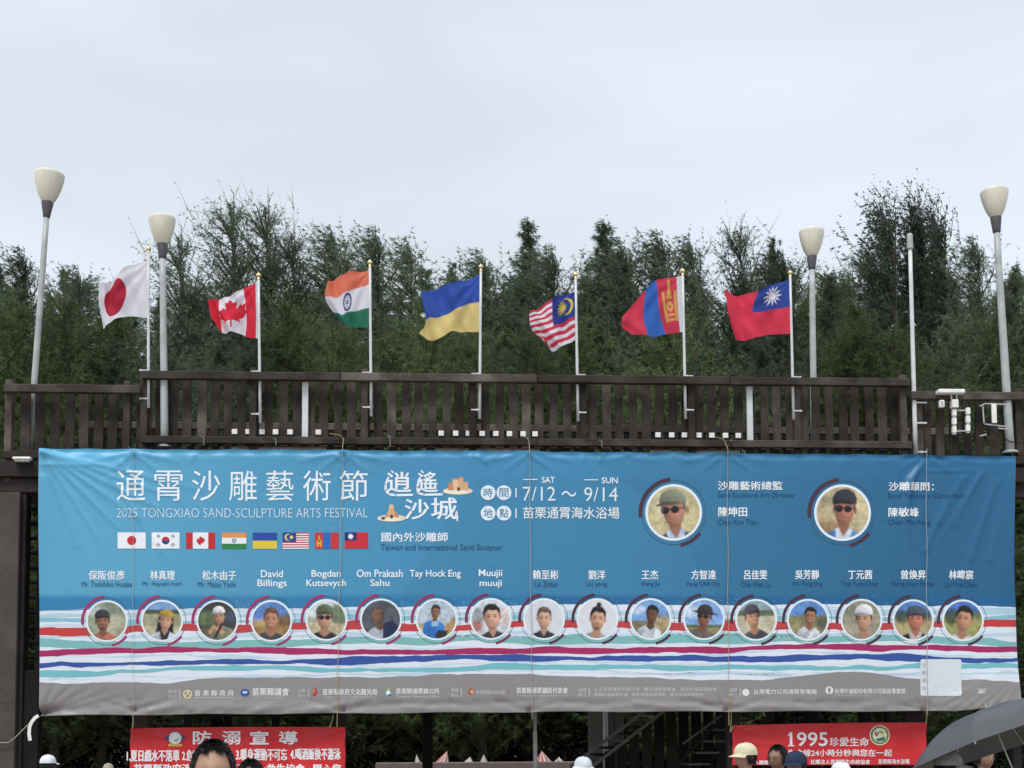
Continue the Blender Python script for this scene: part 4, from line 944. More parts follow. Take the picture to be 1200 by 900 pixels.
# ropes hanging over the banner face
RN = [(402, 'yellow-tied rope down the banner face passing the taiwanese mini flag', [(386,508),(399,510),(402.5,514)]), (620, 'yellow-tied rope down the banner face through the date lettering', [(612,511),(618,513),(620,518)]), (851, 'yellow-tied rope down the banner face left of the art director heading', [(838,512),(848,514.5),(850.5,520)]), (1083, 'pale rope down the banner face near its right end', [(1077,529),(1081,532)]), (157, 'faint thin rope down the banner face left of the title', [(150,524),(155,527)])]
for x_, lab, lead in RN:
    yb = {402: 852, 620: 842, 851: 850, 1083: 838, 157: 852}[x_]
    pts = [at(a, b_, 19.86) for a, b_ in lead]
    for k in range(24):
        py_ = 528 + (yb-528)*k/23; px_ = x_ + (3.0 if x_ in (402,620) else 2.0)*(k/23 if x_ != 402 else -k/23*2.4) + .5*math.sin(k*.9)
        if x_ == 157: px_ = 157 + 0.5*math.sin(k)
        pp = bsurf(px_, min(py_, 830)) if py_ < 836 else at(px_, py_, 19.75); q = at(px_, py_, 19.75); pts.append(Vector((q.x, min(pp.y, 19.76) - 0.045, q.z)))
    m = MB().tube(pts, 0.0048 if x_ != 157 else 0.003, 6); tag(m.build('rope', YROPE if x_ in (402, 851) else ROPE, None), lab, 'rope', 'ropes holding the blue banner')

# ------------------------------------------------------------------ red banners
def red_banner(label, x0, x1, ytl, ytr, ybl, Y, creases):
    def dis(px, py):
        d = 0.014*math.sin(px*0.06+py*.05) + 0.006*math.sin(px*.17-py*.11)
        for a in creases:
            dx, dy = a[2]-a[0], a[3]-a[1]; t = cl(((px-a[0])*dx+(py-a[1])*dy)/(dx*dx+dy*dy), 0, 1); dd = (px-a[0]-dx*t)**2 + (py-a[1]-dy*t)**2; d -= a[5]*math.exp(-dd/a[4]**2)*(1-.8*t)
        return d
    def surf(px, py): p = at(px, py, Y); p.y += dis(px, py); return p
    r = empty('red_banner', at((x0+x1)/2, ybl, Y), label, 'banner', 'red safety banners under the deck')
    m = MB(); nx, ny = 130, 36
    for j in range(ny+1):
        for i in range(nx+1):
            px = x0 + (x1-x0)*i/nx; yt = ytl + (ytr-ytl)*i/nx - .8*math.sin(math.pi*i/nx); m.v.append(surf(px + .4*math.sin(j*.5)*(1 if i in (0,nx) else 0), yt + (ybl-yt)*j/ny))
    for j in range(ny):
        for i in range(nx): a = j*(nx+1)+i; m.f.append((a,a+1,a+nx+2,a+nx+1)); m.c.append(srgb(206,46,52))
    m.build('cloth', CLOTH, r, True)
    return r, Print(surf, 0.004)
r, pr = red_banner('red banner with four white numbered lines under the left half of the blue banner', 152.5, 404.5, 853.5, 852, 925, 20.0, [(155,856,215,868,2.6,.02),(157,856,190,862,2.2,.015),(402,854,355,872,3,.018),(402,854,375,860,2,.012),(325,880,345,900,3,.012)])
W = srgb(238,236,240)
for s_, a in (('防',226),('溺',260),('宣',293),('導',327)): pr.text(s_, a, 856.5, a+22, 872.5, W, 4, .035)
pr.text('1.夏日戲水不落單', 148.5, 878.5, 210.5, 892.5, W, 4, .03); pr.rect(146,876,152.3,895,srgb(206,46,52),-30) if False else None
pr.text('2.危險水域不可去', 213, 878.5, 270, 892, W, 4, .03); pr.text('3.暖身運動不可忘', 276.5, 877, 336.5, 891.5, W, 4, .03); pr.text('4.喝酒飯後不游泳', 340, 876.5, 399.5, 890.5, W, 4, .03)
pr.text('苗栗縣政府消防局 ‧ 苗栗縣海上救生協會 ‧ 關心您', 157, 895, 400, 908, W, 4, .035)
pr.ell(205.5, 865, 8.2, 8.0, srgb(226,224,226), 3); pr.ell(205.5,864.5,6,5.6,srgb(240,240,244),4); pr.poly([(200.5,866),(205.5,861.5),(210.5,865.5),(208,868.5),(203,868.5)], srgb(60,90,130), 5); pr.ring(205.5,865,7.2,8.2,0,360,srgb(60,100,130),5)
for k in range(4): pr.ell(199.5+k*4, 873.2, 2.2, 1.8, srgb(222,170,80), 6)
for sx in (-1,1): pr.ell(205.5+sx*9.5, 864.5, 2.2, 2.6, srgb(66,72,116), 4)
pr.build('lettering', r)
r2, pr = red_banner('red banner reading 1995 under the right end of the blue banner', 858.5, 1086, 850, 846.5, 896.5, 20.0, [(860,852,900,862,2.4,.016),(1084,848,1030,858,2.6,.014),(1084,848,1050,852,2,.012),(880,870,930,874,3,.008)])
pr.text('1995', 925, 858, 970, 874.5, W, 4, .012); pr.rect(922.6, 873.3, 930.4, 874.6, W, 5); pr.poly([(922.8,861.6),(926,858),(926,860.6),(923,862.8)], W, 5); pr.text('珍愛生命', 972.5, 864, 1018, 874.5, W, 4, .016)
pr.text('生命線24小時分秒與您在一起', 922.5, 878, 1045, 886.5, W, 4, .022)
pr.text('社團法人苗栗縣生命線協會', 950, 890, 1019, 895.6, W, 4, .02); pr.text('苗栗縣海水浴場', 1029, 889.5, 1066, 895.2, W, 4, .02); pr.text('人體關懷', 884, 891, 905, 896, W, 4, .02)
pr.ell(1030.5, 861.5, 11.8, 11.8, srgb(226,222,190), 3, n=32); pr.ring(1030.5,861.5,8.4,10.6,0,360,srgb(44,98,66),4); pr.ell(1030.5,861.5,8,8,srgb(232,232,222),4)
pr.poly([(1024,860),(1026,856),(1027.5,864)],srgb(206,50,46),6); pr.poly([(1026,857),(1036,855),(1037,862),(1029,863)],srgb(232,222,150),5); pr.poly([(1025,866),(1037,863),(1036,868),(1028,869)],srgb(50,120,80),6); pr.ring(1031,861,2.6,4,20,200,srgb(60,130,90),7)
for k in range(22): a = k*2*math.pi/22; pr.rect(1030.5+9.5*math.cos(a)-.45,861.5+9.5*math.sin(a)-.45,1030.5+9.5*math.cos(a)+.45,861.5+9.5*math.sin(a)+.45,srgb(222,206,120),6)
pr.build('lettering', r2)
for x_, lab, pts in ((155.5,'short yellow rope tying the upper left corner of the left red banner',((155,854),(156,846),(155,838))), (390,'short yellow rope tying the upper right end of the left red banner',((386,853),(389,845),(391,836))), (857,'short yellow rope tying the upper left corner of the right red banner',((859,851),(856,858),(857,838),(856,830))), (1085,'short yellow rope tying the upper right corner of the right red banner',((1085,848),(1086,840),(1085,831)))):
    tag(MB().tube([at(a, b_, 19.95) for a, b_ in pts], 0.009, 6).build('rope', YROPE, None), lab, 'rope', 'ropes tying the red banners')

# ------------------------------------------------------------------ under the deck
t_ = empty('service_wall', at(712, 900, 23), 'grey green wall panel behind the stairs under the deck', 'wall')
box_obj('panel', (Xc(690,23,850), 22.98, 0), (Xc(719,23,850), 23.1, Zc(800,23)), GREENWALL, t_); box_obj('panel', (Xc(719.5,23,850), 23.02, 0), (Xc(731,23,850), 23.14, Zc(800,23)), GREENWALL, t_)
m = MB(); p = at(709.5, 850, 22.85); m.tube([(p.x, p.y, 0), (p.x, p.y, 3.2)], 0.045, 10); tag(m.build('drain_pipe', WHITEB, None, True, origin=(p.x, p.y, 0)), 'pale vertical drain pipe against the grey green wall', 'pipe')
m = MB(); p = at(627, 850, 21.0); m.tube([(p.x, p.y, 0), (p.x, p.y, Zc(858, 21.0, 627)), (p.x, p.y, Zc(857, 21.0, 627)), (p.x, p.y, 2.6)], [0.035,0.035,0.027,0.027], 10); tag(m.build('support_pole', GREYPOST, None, True, origin=(p.x, p.y, 0)), 'thin grey pole under the middle of the blue banner', 'pole')
# stairs: left flight rising to the right
st = empty('staircase', at(700, 900, 21.6), 'dark timber stair rising to the right under the deck', 'stairs', 'dark stairs under the deck')
LG = plain('worn_stair_edge', (0.10,0.10,0.095), 0.7)
for (xa, ya, xb, yb) in ((668, 899, 760, 830), (688, 903, 790, 824)):
    MB().beam(at(xa, ya, 21.5), at(xb, yb, 21.5), 0.05, 0.05).build('handrail', LG, st)
for k in range(8):
    x_ = 695 + k*11; p = at(x_, 893-k*8.3, 21.6); box_obj('tread', (p.x-0.12, 21.6, p.z-0.02), (p.x+0.12, 22.5, p.z+0.02), LG if k % 3 == 0 else DARKW, st)
for k in range(11):
    x_ = 700 + k*14.5; p = at(x_, 870, 22.0); top = Zc(900 - (x_-690)*.78, 22.0) if x_ < 770 else 3.0
    box_obj('board', (p.x-0.085, 21.99+0.004*(k%2), 0), (p.x+0.085, 22.03+0.004*(k%2), max(1.0, top)), DARKW, st)
st2 = empty('staircase', at(830, 900, 21.6), 'dark stair with open treads left of the right red banner', 'stairs', 'dark stairs under the deck')
for k in range(5):
    p = at(806 + k*9, 896 - k*13.5, 21.3); q = at(822 + k*11, 896 - k*13.5, 21.3)
    box_obj('tread', (p.x, 21.3, p.z-0.015), (q.x+.15, 21.9, p.z+0.02), LG, st2)
MB().beam(at(796, 893, 21.25), at(856, 832, 21.25), 0.04, 0.12).build('stringer', DARKW, st2); MB().beam(at(800, 872, 21.2), at(846, 838, 21.2), 0.03, 0.03).build('handrail', LG, st2)
# low wall, tents beyond
m = MB(); m.bevbox((Xc(440,27,890), 27.0, 0), (Xc(690,27,890), 27.15, Zc(893,27,560)), 0.02); m.build('cap', plain('pinkish_stone', (0.30,0.24,0.23), .8), tag(empty('low_wall', at(560, 897, 27)), 'low pinkish wall below the striped beach tents', 'wall'))
def stripe_tent(label, cx, py, w_, h_, Y, tilt, stripe=True):
    m = MB(); c = at(cx, py, Y); mp_ = (at(cx+1, py, Y) - c).length; wid = w_*mp_; hh = h_*mp_; n_ = 10
    apex = Vector((c.x + tilt*mp_, c.y, c.z + hh))
    ring_ = [Vector((c.x + wid/2*math.cos(2*math.pi*k/n_), c.y + wid/2*math.sin(2*math.pi*k/n_), c.z)) for k in range(n_)]
    for k in range(n_):
        a, b_ = ring_[k], ring_[(k+1) % n_]
        for q in range(2):
            s0, s1 = a.lerp(b_, q/2), a.lerp(b_, (q+1)/2); m.add([s0, s1, apex], [(0,1,2)], (srgb(196,90,84) if (q == 0 and stripe) else srgb(206,200,196)))
    for k in range(n_): a, b_ = ring_[k], ring_[(k+1)%n_]; m.add([a, b_, Vector((b_.x,b_.y,0)), Vector((a.x,a.y,0))], [(0,1,2,3)], srgb(190,186,182))
    o = m.build('beach_tent', PRINT, None, origin=(c.x, c.y, 0)); tag(o, label, 'tent', 'small beach tents behind the deck'); return o
stripe_tent('small striped beach tent leaning right, left of the thin grey pole', 517, 896, 20, 16, 28.2, 7)
stripe_tent('red striped beach tent just right of the thin grey pole', 637, 895, 24, 15, 28.0, -2)
stripe_tent('plain grey beach tent right of the red striped one', 655, 896, 18, 9, 28.6, 0, False)
stripe_tent('tiny pale tent leftmost of the beach tents', 490, 896, 9, 12, 28.9, -2, False)
stripe_tent('pale tent right of the leaning striped one', 548, 896, 16, 9, 28.4, 3, False); stripe_tent('narrow pale tent between the pair of striped tents', 567, 896, 12, 12, 28.6, 0, False)

# ------------------------------------------------------------------ things on the right end of the railing
YE = 19.86
t_ = empty('bar_antenna', at(1112, 470, YE), 'white horizontal bar antenna on a bracket at the right railing', 'antenna')
a, b_ = at(1098, 457, YE), at(1129, 462, YE); box_obj('bar', (a.x, YE-0.08, b_.z), (b_.x, YE+0.08, a.z), WHITEB, t_, 0.012)
for x_ in (1114.5, 1121): MB().beam(at(x_, 461, YE), at(x_+(1 if x_ < 1118 else -.3), 473, YE), 0.018, 0.018).build('stay', METAL, t_)
a, b_ = at(1114.5, 469, YE), at(1122, 478.5, YE); box_obj('mount', (a.x, YE-.06, b_.z), (b_.x, YE+.06, a.z), WHITEB, t_, 0.008)
t_ = empty('ladder_rack', at(1126, 508, YE), 'white segmented ladder-like rack below the bar antenna', 'rack')
for x_, y0 in ((1118, 479), (1134, 477)):
    for k in range(3):
        a, b_ = at(x_-2.4, y0+1+k*10, YE), at(x_+2.6, y0+8.6+k*10, YE); box_obj('segment', (a.x, YE-.03, b_.z), (b_.x, YE+.03, a.z), WHITEB, t_, 0.006)
        if k < 3: a, b_ = at(x_-2.0, y0+8.8+k*10, YE), at(x_+2.2, y0+10.6+k*10, YE); box_obj('joint', (a.x, YE-.02, b_.z), (b_.x, YE+.02, a.z), METAL, t_, 0.002)
for y_ in (481, 505): MB().beam(at(1120, y_, YE), at(1134, y_, YE), 0.02, 0.02).build('rung', METAL, t_)
t_ = empty('junction_box', at(1103, 478, YE), 'small white box on the railing left of the ladder-like rack', 'box')
a, b_ = at(1100, 469.5, YE), at(1106, 478, YE); box_obj('case', (a.x, YE-.05, b_.z), (b_.x, YE+.02, a.z), WHITEB, t_, 0.01); a, b_ = at(1101, 471, YE), at(1104, 476, YE); box_obj('cover', (a.x, YE-.056, b_.z), (b_.x, YE-.05, a.z), METAL, t_, 0.001)
t_ = empty('wire_bracket', at(1165, 500, YE), 'wire frame bracket holding a white upright panel beside the right lamp', 'bracket')
fr = [((1148,476),(1154,473)),((1154,473),(1180,474)),((1151.5,476),(1153,496)),((1154,497),(1180,500)),((1170,502),(1181,503)),((1148,511),(1156,509))]
for A, B in fr: MB().beam(at(A[0], A[1], YE), at(B[0], B[1], YE), 0.018, 0.018).build('wire', METAL, t_)
a, b_ = at(1161.5, 473.5, YE-.03), at(1168, 496, YE-.03); box_obj('panel', (a.x, YE-.05, b_.z), (b_.x, YE-.025, a.z), WHITEB, t_, 0.006)
tag(MB().tube([at(x, y, 19.93) for x, y in ((1150,496),(1160,503),(1172,512),(1186,518),(1200,520))], 0.008, 5).build('cable', plain('black_cable', (0.012,0.012,0.012), .6), None), 'black cable sagging past the wire bracket', 'cable')
# floodlight bottom left, cable stub
t_ = empty('floodlight', at(27, 540, 19.9), 'small white floodlight under the left end railing', 'light')
a, b_ = at(16.5, 536.5, 19.9), at(38, 540, 19.9); box_obj('housing', (a.x, 19.8, b_.z), (b_.x, 19.93, a.z), WHITEB, t_, 0.015); a, b_ = at(19, 540.3, 19.9), at(36, 542, 19.9); box_obj('lens', (a.x, 19.82, b_.z), (b_.x, 19.9, a.z), plain('lens_glass', (.5,.52,.5), .1), t_, 0.004)
for x_, y0, y1, lab in ((238.5,512,521,'thin white wire over the bottom rail left of the maple leaf pole'), (457,511,523,'thin wire over the bottom rail right of the tricolour pole'), (323,514,522,'short wire over the bottom rail beside the first white board'), (705,516,524,'thin wire over the bottom rail right of the striped flag pole')):
    tag(MB().tube([at(x_-3, y0, 19.9), at(x_, y0, 19.89), at(x_+.4, y1, 19.89)], 0.005, 5).build('wire', ROPE, None), lab, 'wire', 'loose wires on the bottom rail')

# ------------------------------------------------------------------ trees
def leaf_mat(name, c0, c1, c2):
    m, t, b = mat_base(name, 0.7, 0.2)
    n = noise(t, 0.9, 4, 0.6, 'World'); n2 = noise(t, 6, 3, 0.6, 'World')
    c = mixn(t, ramp(t, n, [(0.35,0.0),(0.65,1.0)]), c0, c1); c = mixn(t, ramp(t, n2, [(0.45,0.0),(0.8,0.7)]), c, c2)
    c = mixn(t, 1.0, c, ramp(t, orand(t), [(0.0,0.7),(1.0,1.3)]), 'MULTIPLY')
    tr = t.nodes.new('ShaderNodeBsdfTranslucent'); ms = t.nodes.new('ShaderNodeMixShader'); ms.inputs[0].default_value = 0.46
    t.links.new(c, b.inputs['Base Color']); t.links.new(c, tr.inputs[0]); o = t.nodes['Material Output']
    t.links.new(b.outputs[0], ms.inputs[1]); t.links.new(tr.outputs[0], ms.inputs[2]); t.links.new(ms.outputs[0], o.inputs[0]); return m
LEAFA = leaf_mat('casuarina_needles', (0.105,0.145,0.098), (0.155,0.198,0.125), (0.22,0.26,0.18))
LEAFB = leaf_mat('olive_needles', (0.120,0.170,0.072), (0.155,0.205,0.085), (0.20,0.24,0.12))
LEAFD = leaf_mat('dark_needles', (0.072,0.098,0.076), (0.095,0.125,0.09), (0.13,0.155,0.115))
LEAFT = leaf_mat('shade_darkened_thicket_leaves', (0.022,0.032,0.022), (0.035,0.048,0.03), (0.05,0.06,0.04))  # the shade behind the deck is put into these darker leaf colours
BARK = plain('grey_brown_bark', (0.085,0.07,0.058), 0.9, 0.1, 8, 0.3, bmp=.6)
def tri_mesh(name, A, B, C, mat):
    n = len(A); V = np.empty((n*3, 3), dtype=np.float32); V[0::3] = A; V[1::3] = B; V[2::3] = C
    me = bpy.data.meshes.new(name); me.vertices.add(n*3); me.vertices.foreach_set('co', V.ravel())
    me.loops.add(n*3); me.loops.foreach_set('vertex_index', np.arange(n*3, dtype=np.int32)); me.polygons.add(n)
    me.polygons.foreach_set('loop_start', np.arange(0, n*3, 3, dtype=np.int32)); me.update(calc_edges=True); me.materials.append(mat); return me
def unit(v): return v/np.maximum(np.linalg.norm(v, axis=-1, keepdims=True), 1e-6)
def casuarina(seed, H=14.0, Rr=2.3, base=.12, nb=150, ntw=9, ntf=5, nn=7, wind=(-.15,0), droop=.25, wdt=.034, ln=.34, elev=(25,60), mat=LEAFA, lean=0.0, taper=1.0, gap=0.0):
    rg = np.random.default_rng(seed)
    kz = np.linspace(0, 1, 9); tx = lean*kz**1.5*H + .12*np.sin(kz*5+seed); ty = .1*np.cos(kz*4+seed)
    trunkpts = [Vector((tx[i], ty[i], kz[i]*H*.97)) for i in range(9)]
    T = MB(); T.tube(trunkpts, [.15*(1-k)**1.1 + .008 for k in kz], 7)
    t = base + (0.985-base)*(1-(1-rg.random(nb))**.74); t[::12] = rg.uniform(.8, .98, len(t[::12])); t[::40] = rg.uniform(.95, 1.0, len(t[::40]))
    if gap > 0: t = t[(np.sin(t*23+seed) > -1+gap*1.2)]; nb = len(t)
    prof = (np.clip((1-t)/.75, 0, 1)**(.75*taper))*(0.65+.35*np.clip((t-base)/.2, 0, 1)); L = Rr*prof*rg.uniform(.5, 1.2, nb) + .08
    az = rg.uniform(0, 2*np.pi, nb) ; el = np.radians(rg.uniform(elev[0], elev[1], nb) + 18*t)
    d = np.stack([np.cos(az)*np.cos(el), np.sin(az)*np.cos(el), np.sin(el)], -1) + np.array([wind[0], wind[1], 0])*.6; d = unit(d)
    o = np.stack([np.interp(t, kz, tx), np.interp(t, kz, ty), t*H*.97], -1)
    for i in range(0, nb, 2 if nb > 100 else 1):   # visible limbs
        p0 = Vector(o[i]); q = Vector(o[i] + d[i]*L[i]*.55) + Vector((0,0,-.04)); p1 = Vector(o[i] + d[i]*L[i]) + Vector((wind[0]*.3, 0, .02)); T.tube([p0, q, p1], [.010+.009*L[i], .007+.005*L[i], .004], 4, False)
    s = rg.uniform(.18, 1.0, (nb, ntw)); s = np.where((t[:, None] > .78) & (rg.random((nb, ntw)) < .35), s*.35, s); tp = o[:, None] + d[:, None]*L[:, None, None]*s[..., None]
    td = unit(d[:, None]*.75 + rg.normal(0, .55, (nb, ntw, 3)) + np.array([wind[0], wind[1], .35])); tl = (.30 + .65*rg.random((nb, ntw)))*np.clip(L[:, None]/1.5, .22, 1)
    tp = tp.reshape(-1, 3); td = td.reshape(-1, 3); tl = tl.reshape(-1)
    s2 = rg.uniform(.1, 1.0, (len(tp), ntf)); fp = (tp[:, None] + td[:, None]*tl[:, None, None]*s2[..., None]).reshape(-1, 3); fd = np.repeat(td, ntf, 0)
    nd = unit(fd[:, None]*.9 + rg.normal(0, .42, (len(fp), nn, 3)) + np.array([wind[0], wind[1], -droop])).reshape(-1, 3); np_ = np.repeat(fp, nn, 0)
    keep = rg.random(len(np_)) < 1.05 - np.clip(np_[:, 2]/H-.62, 0, 1)*1.9; np_ = np_[keep]; nd = nd[keep]
    l = ln*rg.uniform(.5, 1.15, (len(np_), 1)); w_ = wdt*rg.uniform(.6, 1.2, (len(np_), 1)); l = l*np.clip(.45 + (1-np_[:, 2:3]/H)*2.2, .45, 1); side = unit(np.cross(nd, rg.normal(0, 1, nd.shape)))
    A = np_ - side*w_*.5; B = np_ + side*w_*.5; C = np_ + nd*l + np.array([0,0,-.04])
    # twigs and thin limbs carry every spray
    tw = unit(np.cross(td, rg.normal(0, 1, td.shape)))*.007; bw = unit(np.cross(d, rg.normal(0, 1, d.shape)))*.011
    A = np.concatenate([A, tp - tw, o - bw]); B = np.concatenate([B, tp + tw, o + bw]); C = np.concatenate([C, tp + td*tl[:, None], o + d*L[:, None]])
    return T, tri_mesh('crown', A, B, C, mat)
PROT = {}
def proto(key, **kw):
    T, crown = casuarina(**kw); me = bpy.data.meshes.new('trunk'); me.from_pydata(T.v, [], T.f); me.materials.append(BARK); PROT[key] = (me, crown, kw.get('H', 14.0))
NF = dict(wdt=.021, ln=.25, nn=10)
proto('dense1', seed=1, Rr=3.3, nb=250, ntw=10, ntf=5, taper=1.0, **NF)
proto('dense2', seed=2, Rr=3.5, nb=250, ntw=10, ntf=5, mat=LEAFB, taper=.85, **NF)
proto('dense3', seed=3, Rr=3.0, nb=240, ntw=10, ntf=5, taper=1.1, wind=(-.3,0), **NF)
proto('broad', seed=8, Rr=4.0, nb=230, ntw=11, ntf=5, taper=.6, wind=(-.1,0), base=.06, mat=LEAFB, **NF)
proto('spire', seed=4, Rr=3.2, nb=250, ntw=9, ntf=4, taper=1.35, elev=(5,35), **NF)
proto('sparse', seed=5, Rr=3.2, nb=220, ntw=10, ntf=4, nn=7, taper=.6, elev=(30,65), wdt=.018, ln=.17, base=.25)
proto('windy', seed=6, Rr=3.4, nb=200, ntw=10, ntf=4, nn=9, wind=(-.5,0), droop=.05, taper=.75, gap=.2, wdt=.020, ln=.24)
proto('dark', seed=7, Rr=3.4, nb=210, ntw=11, ntf=5, nn=9, wind=(-.4,0), droop=-.25, taper=.6, mat=LEAFD, elev=(40,75), wdt=.030, ln=.19, gap=.2)
def tree(key, px, ytop, Y, label, wide=1.0, group='casuarina trees behind the deck', hz=None):
    tr_, cr_, H = PROT[key]; p = at(px, ytop, Y); s = p.z/H
    e_ = empty('casuarina_tree', (p.x, Y, -0.02), label, 'tree', group, rz=hz if hz is not None else random.uniform(-.5, .5))
    e_.scale = (s*wide*1.06, s*wide*1.06, s)
    link_mesh('trunk', tr_, e_); link_mesh('crown', cr_, e_)
G1 = 'tall casuarina trees whose tops stand against the sky'
FRONT = [
 ('dense1', 2, 298, 33, 'bushy tree top cut by the left edge, left of the leftmost lamp', 1),
 ('windy', 36, 285, 37, 'open-crowned tree directly behind the leftmost lamp pole', .9),
 ('spire', 76, 300, 40, 'small spiky bare-tipped tree right of the leftmost lamp pole', .7),
 ('broad', 72, 345, 30, 'low olive green bushy tree between the leftmost lamp and the red disc flag', 1.0),
 ('windy', 100, 305, 35, 'wispy tree top just left of the red disc flag', .8),
 ('dense2', 130, 335, 31, 'olive green tree right behind the red disc flag', .9),
 ('sparse', 215, 272, 36, 'thin grey see-through tree right of the second lamp from the left', 1.1),
 ('sparse', 276, 233, 37, 'tallest thin see-through tree left of the maple leaf flag', 1.15),
 ('sparse', 315, 238, 36, 'thin see-through tree rising over the maple leaf flag', 1.2),
 ('sparse', 345, 268, 35, 'thin low tree right of the maple leaf flagpole', 1.0),
 ('dense2', 335, 340, 30, 'low bushy tree between the maple leaf flag and the orange white green flag', .9),
 ('windy', 400, 257, 36, 'tree with a drooping swept tip above the orange white green flag', 1.0),
 ('windy', 447, 264, 34, 'ragged windswept tree right behind the orange white green flag top', 1.1),
 ('windy', 489, 270, 37, 'ragged windswept tree left of the blue over yellow flag', 1.0),
 ('dense3', 530, 292, 35, 'dense tree left of the blue over yellow flagpole top', 1.0),
 ('windy', 574, 286, 34, 'ragged tree just right of the blue over yellow flagpole top', 1.0),
 ('spire', 617, 243, 36, 'slim pointed spire-topped tree left of the striped flag', 1.0),
 ('windy', 652, 284, 34, 'open-topped tree straight behind the striped flagpole top', 1.0),
 ('spire', 706, 246, 36, 'slim spire-topped tree right of the striped flag', 1.15),
 ('windy', 738, 275, 35, 'tree above the left edge of the upright banded flag', .9),
 ('windy', 782, 266, 36, 'ragged open-topped tree above the upright banded flag', 1.1),
 ('windy', 817, 268, 35, 'tree just right of the upright banded flagpole top', .9),
 ('sparse', 866, 262, 37, 'thin see-through tree with a bent stem above the red flag with a blue corner', 1.1),
 ('dense3', 906, 262, 36, 'pointed tree above the blue corner of the rightmost flag', 1.0),
 ('windy', 925, 285, 35, 'wispy tree between the rightmost flagpole and the third lamp', .8),
 ('dense1', 975, 310, 34, 'dense tree right of the third lamp', .9),
 ('sparse', 1018, 285, 37, 'pale see-through tree left of the slender capped mast', 1.0),
 ('dark', 1052, 224, 34, 'tallest dark tree left of the slender capped mast top', .9),
 ('dark', 1083, 228, 35, 'dark windswept tree top right behind the slender capped mast', 1.0),
 ('dark', 1110, 232, 36, 'dark tree whose tip rises right of the slender capped mast', .8),
 ('windy', 1150, 270, 35, 'mid green tree left of the right edge lamp', .9),
 ('dense1', 1192, 300, 32, 'dense tree at the right edge behind the lamp', 1.0),
 ('dense2', 1005, 345, 30, 'low olive bushy tree between the third lamp and the slender mast', 1.0),
]
for key, px_, yt_, Y_, lab, wd in FRONT: tree(key, px_, yt_, Y_, lab, wd, G1)
lab2 = 'casuarina merged into the continuous green wood behind the railing'
rnd = random.Random(5)
for k in range(42):
    px_ = -30 + k*31 + rnd.uniform(-9, 9); key = rnd.choice(('dense1','dense3','broad','dense2','windy','spire'))
    tree(key, px_, (298 if not 180 < px_ < 390 else 322) + rnd.uniform(0, 34), rnd.uniform(37, 42), lab2, rnd.uniform(.95, 1.2), 'casuarinas filling the wood', hz=rnd.uniform(-3, 3))
for k in range(24):
    px_ = -30 + k*54 + rnd.uniform(-14, 14); key = rnd.choice(('broad','dense1','broad'))
    tree(key, px_, 352 + rnd.uniform(0, 40), rnd.uniform(29.5, 32), lab2, rnd.uniform(.9, 1.15), 'casuarinas filling the wood', hz=rnd.uniform(-3, 3))
# thicket below the trees: nobody could count its shrubs
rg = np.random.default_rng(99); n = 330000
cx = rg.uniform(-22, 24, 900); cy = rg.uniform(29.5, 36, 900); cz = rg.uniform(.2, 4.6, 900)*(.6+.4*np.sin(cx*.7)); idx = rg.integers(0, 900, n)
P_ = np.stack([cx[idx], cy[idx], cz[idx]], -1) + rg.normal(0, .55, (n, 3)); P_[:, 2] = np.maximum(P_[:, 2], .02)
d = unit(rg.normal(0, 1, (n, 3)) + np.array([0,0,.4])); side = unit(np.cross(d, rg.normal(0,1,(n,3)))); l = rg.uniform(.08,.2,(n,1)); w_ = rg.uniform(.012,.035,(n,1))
me = tri_mesh('thicket', P_-side*w_, P_+side*w_, P_+d*l, LEAFT); tag(link_mesh('thicket', me), kind='stuff', label='shade-darkened undergrowth below the trees behind the deck', cat='undergrowth')

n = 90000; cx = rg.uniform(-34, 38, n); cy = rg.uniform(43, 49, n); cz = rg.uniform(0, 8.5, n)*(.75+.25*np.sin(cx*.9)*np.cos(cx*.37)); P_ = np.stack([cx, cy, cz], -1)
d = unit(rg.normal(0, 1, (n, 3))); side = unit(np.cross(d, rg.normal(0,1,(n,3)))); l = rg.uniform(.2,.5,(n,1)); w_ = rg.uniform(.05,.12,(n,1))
me = tri_mesh('far_thicket', P_-side*w_, P_+side*w_, P_+d*l, LEAFT); tag(link_mesh('far_thicket', me), kind='stuff', label='shade-darkened undergrowth deep in the wood behind the trees', cat='undergrowth')

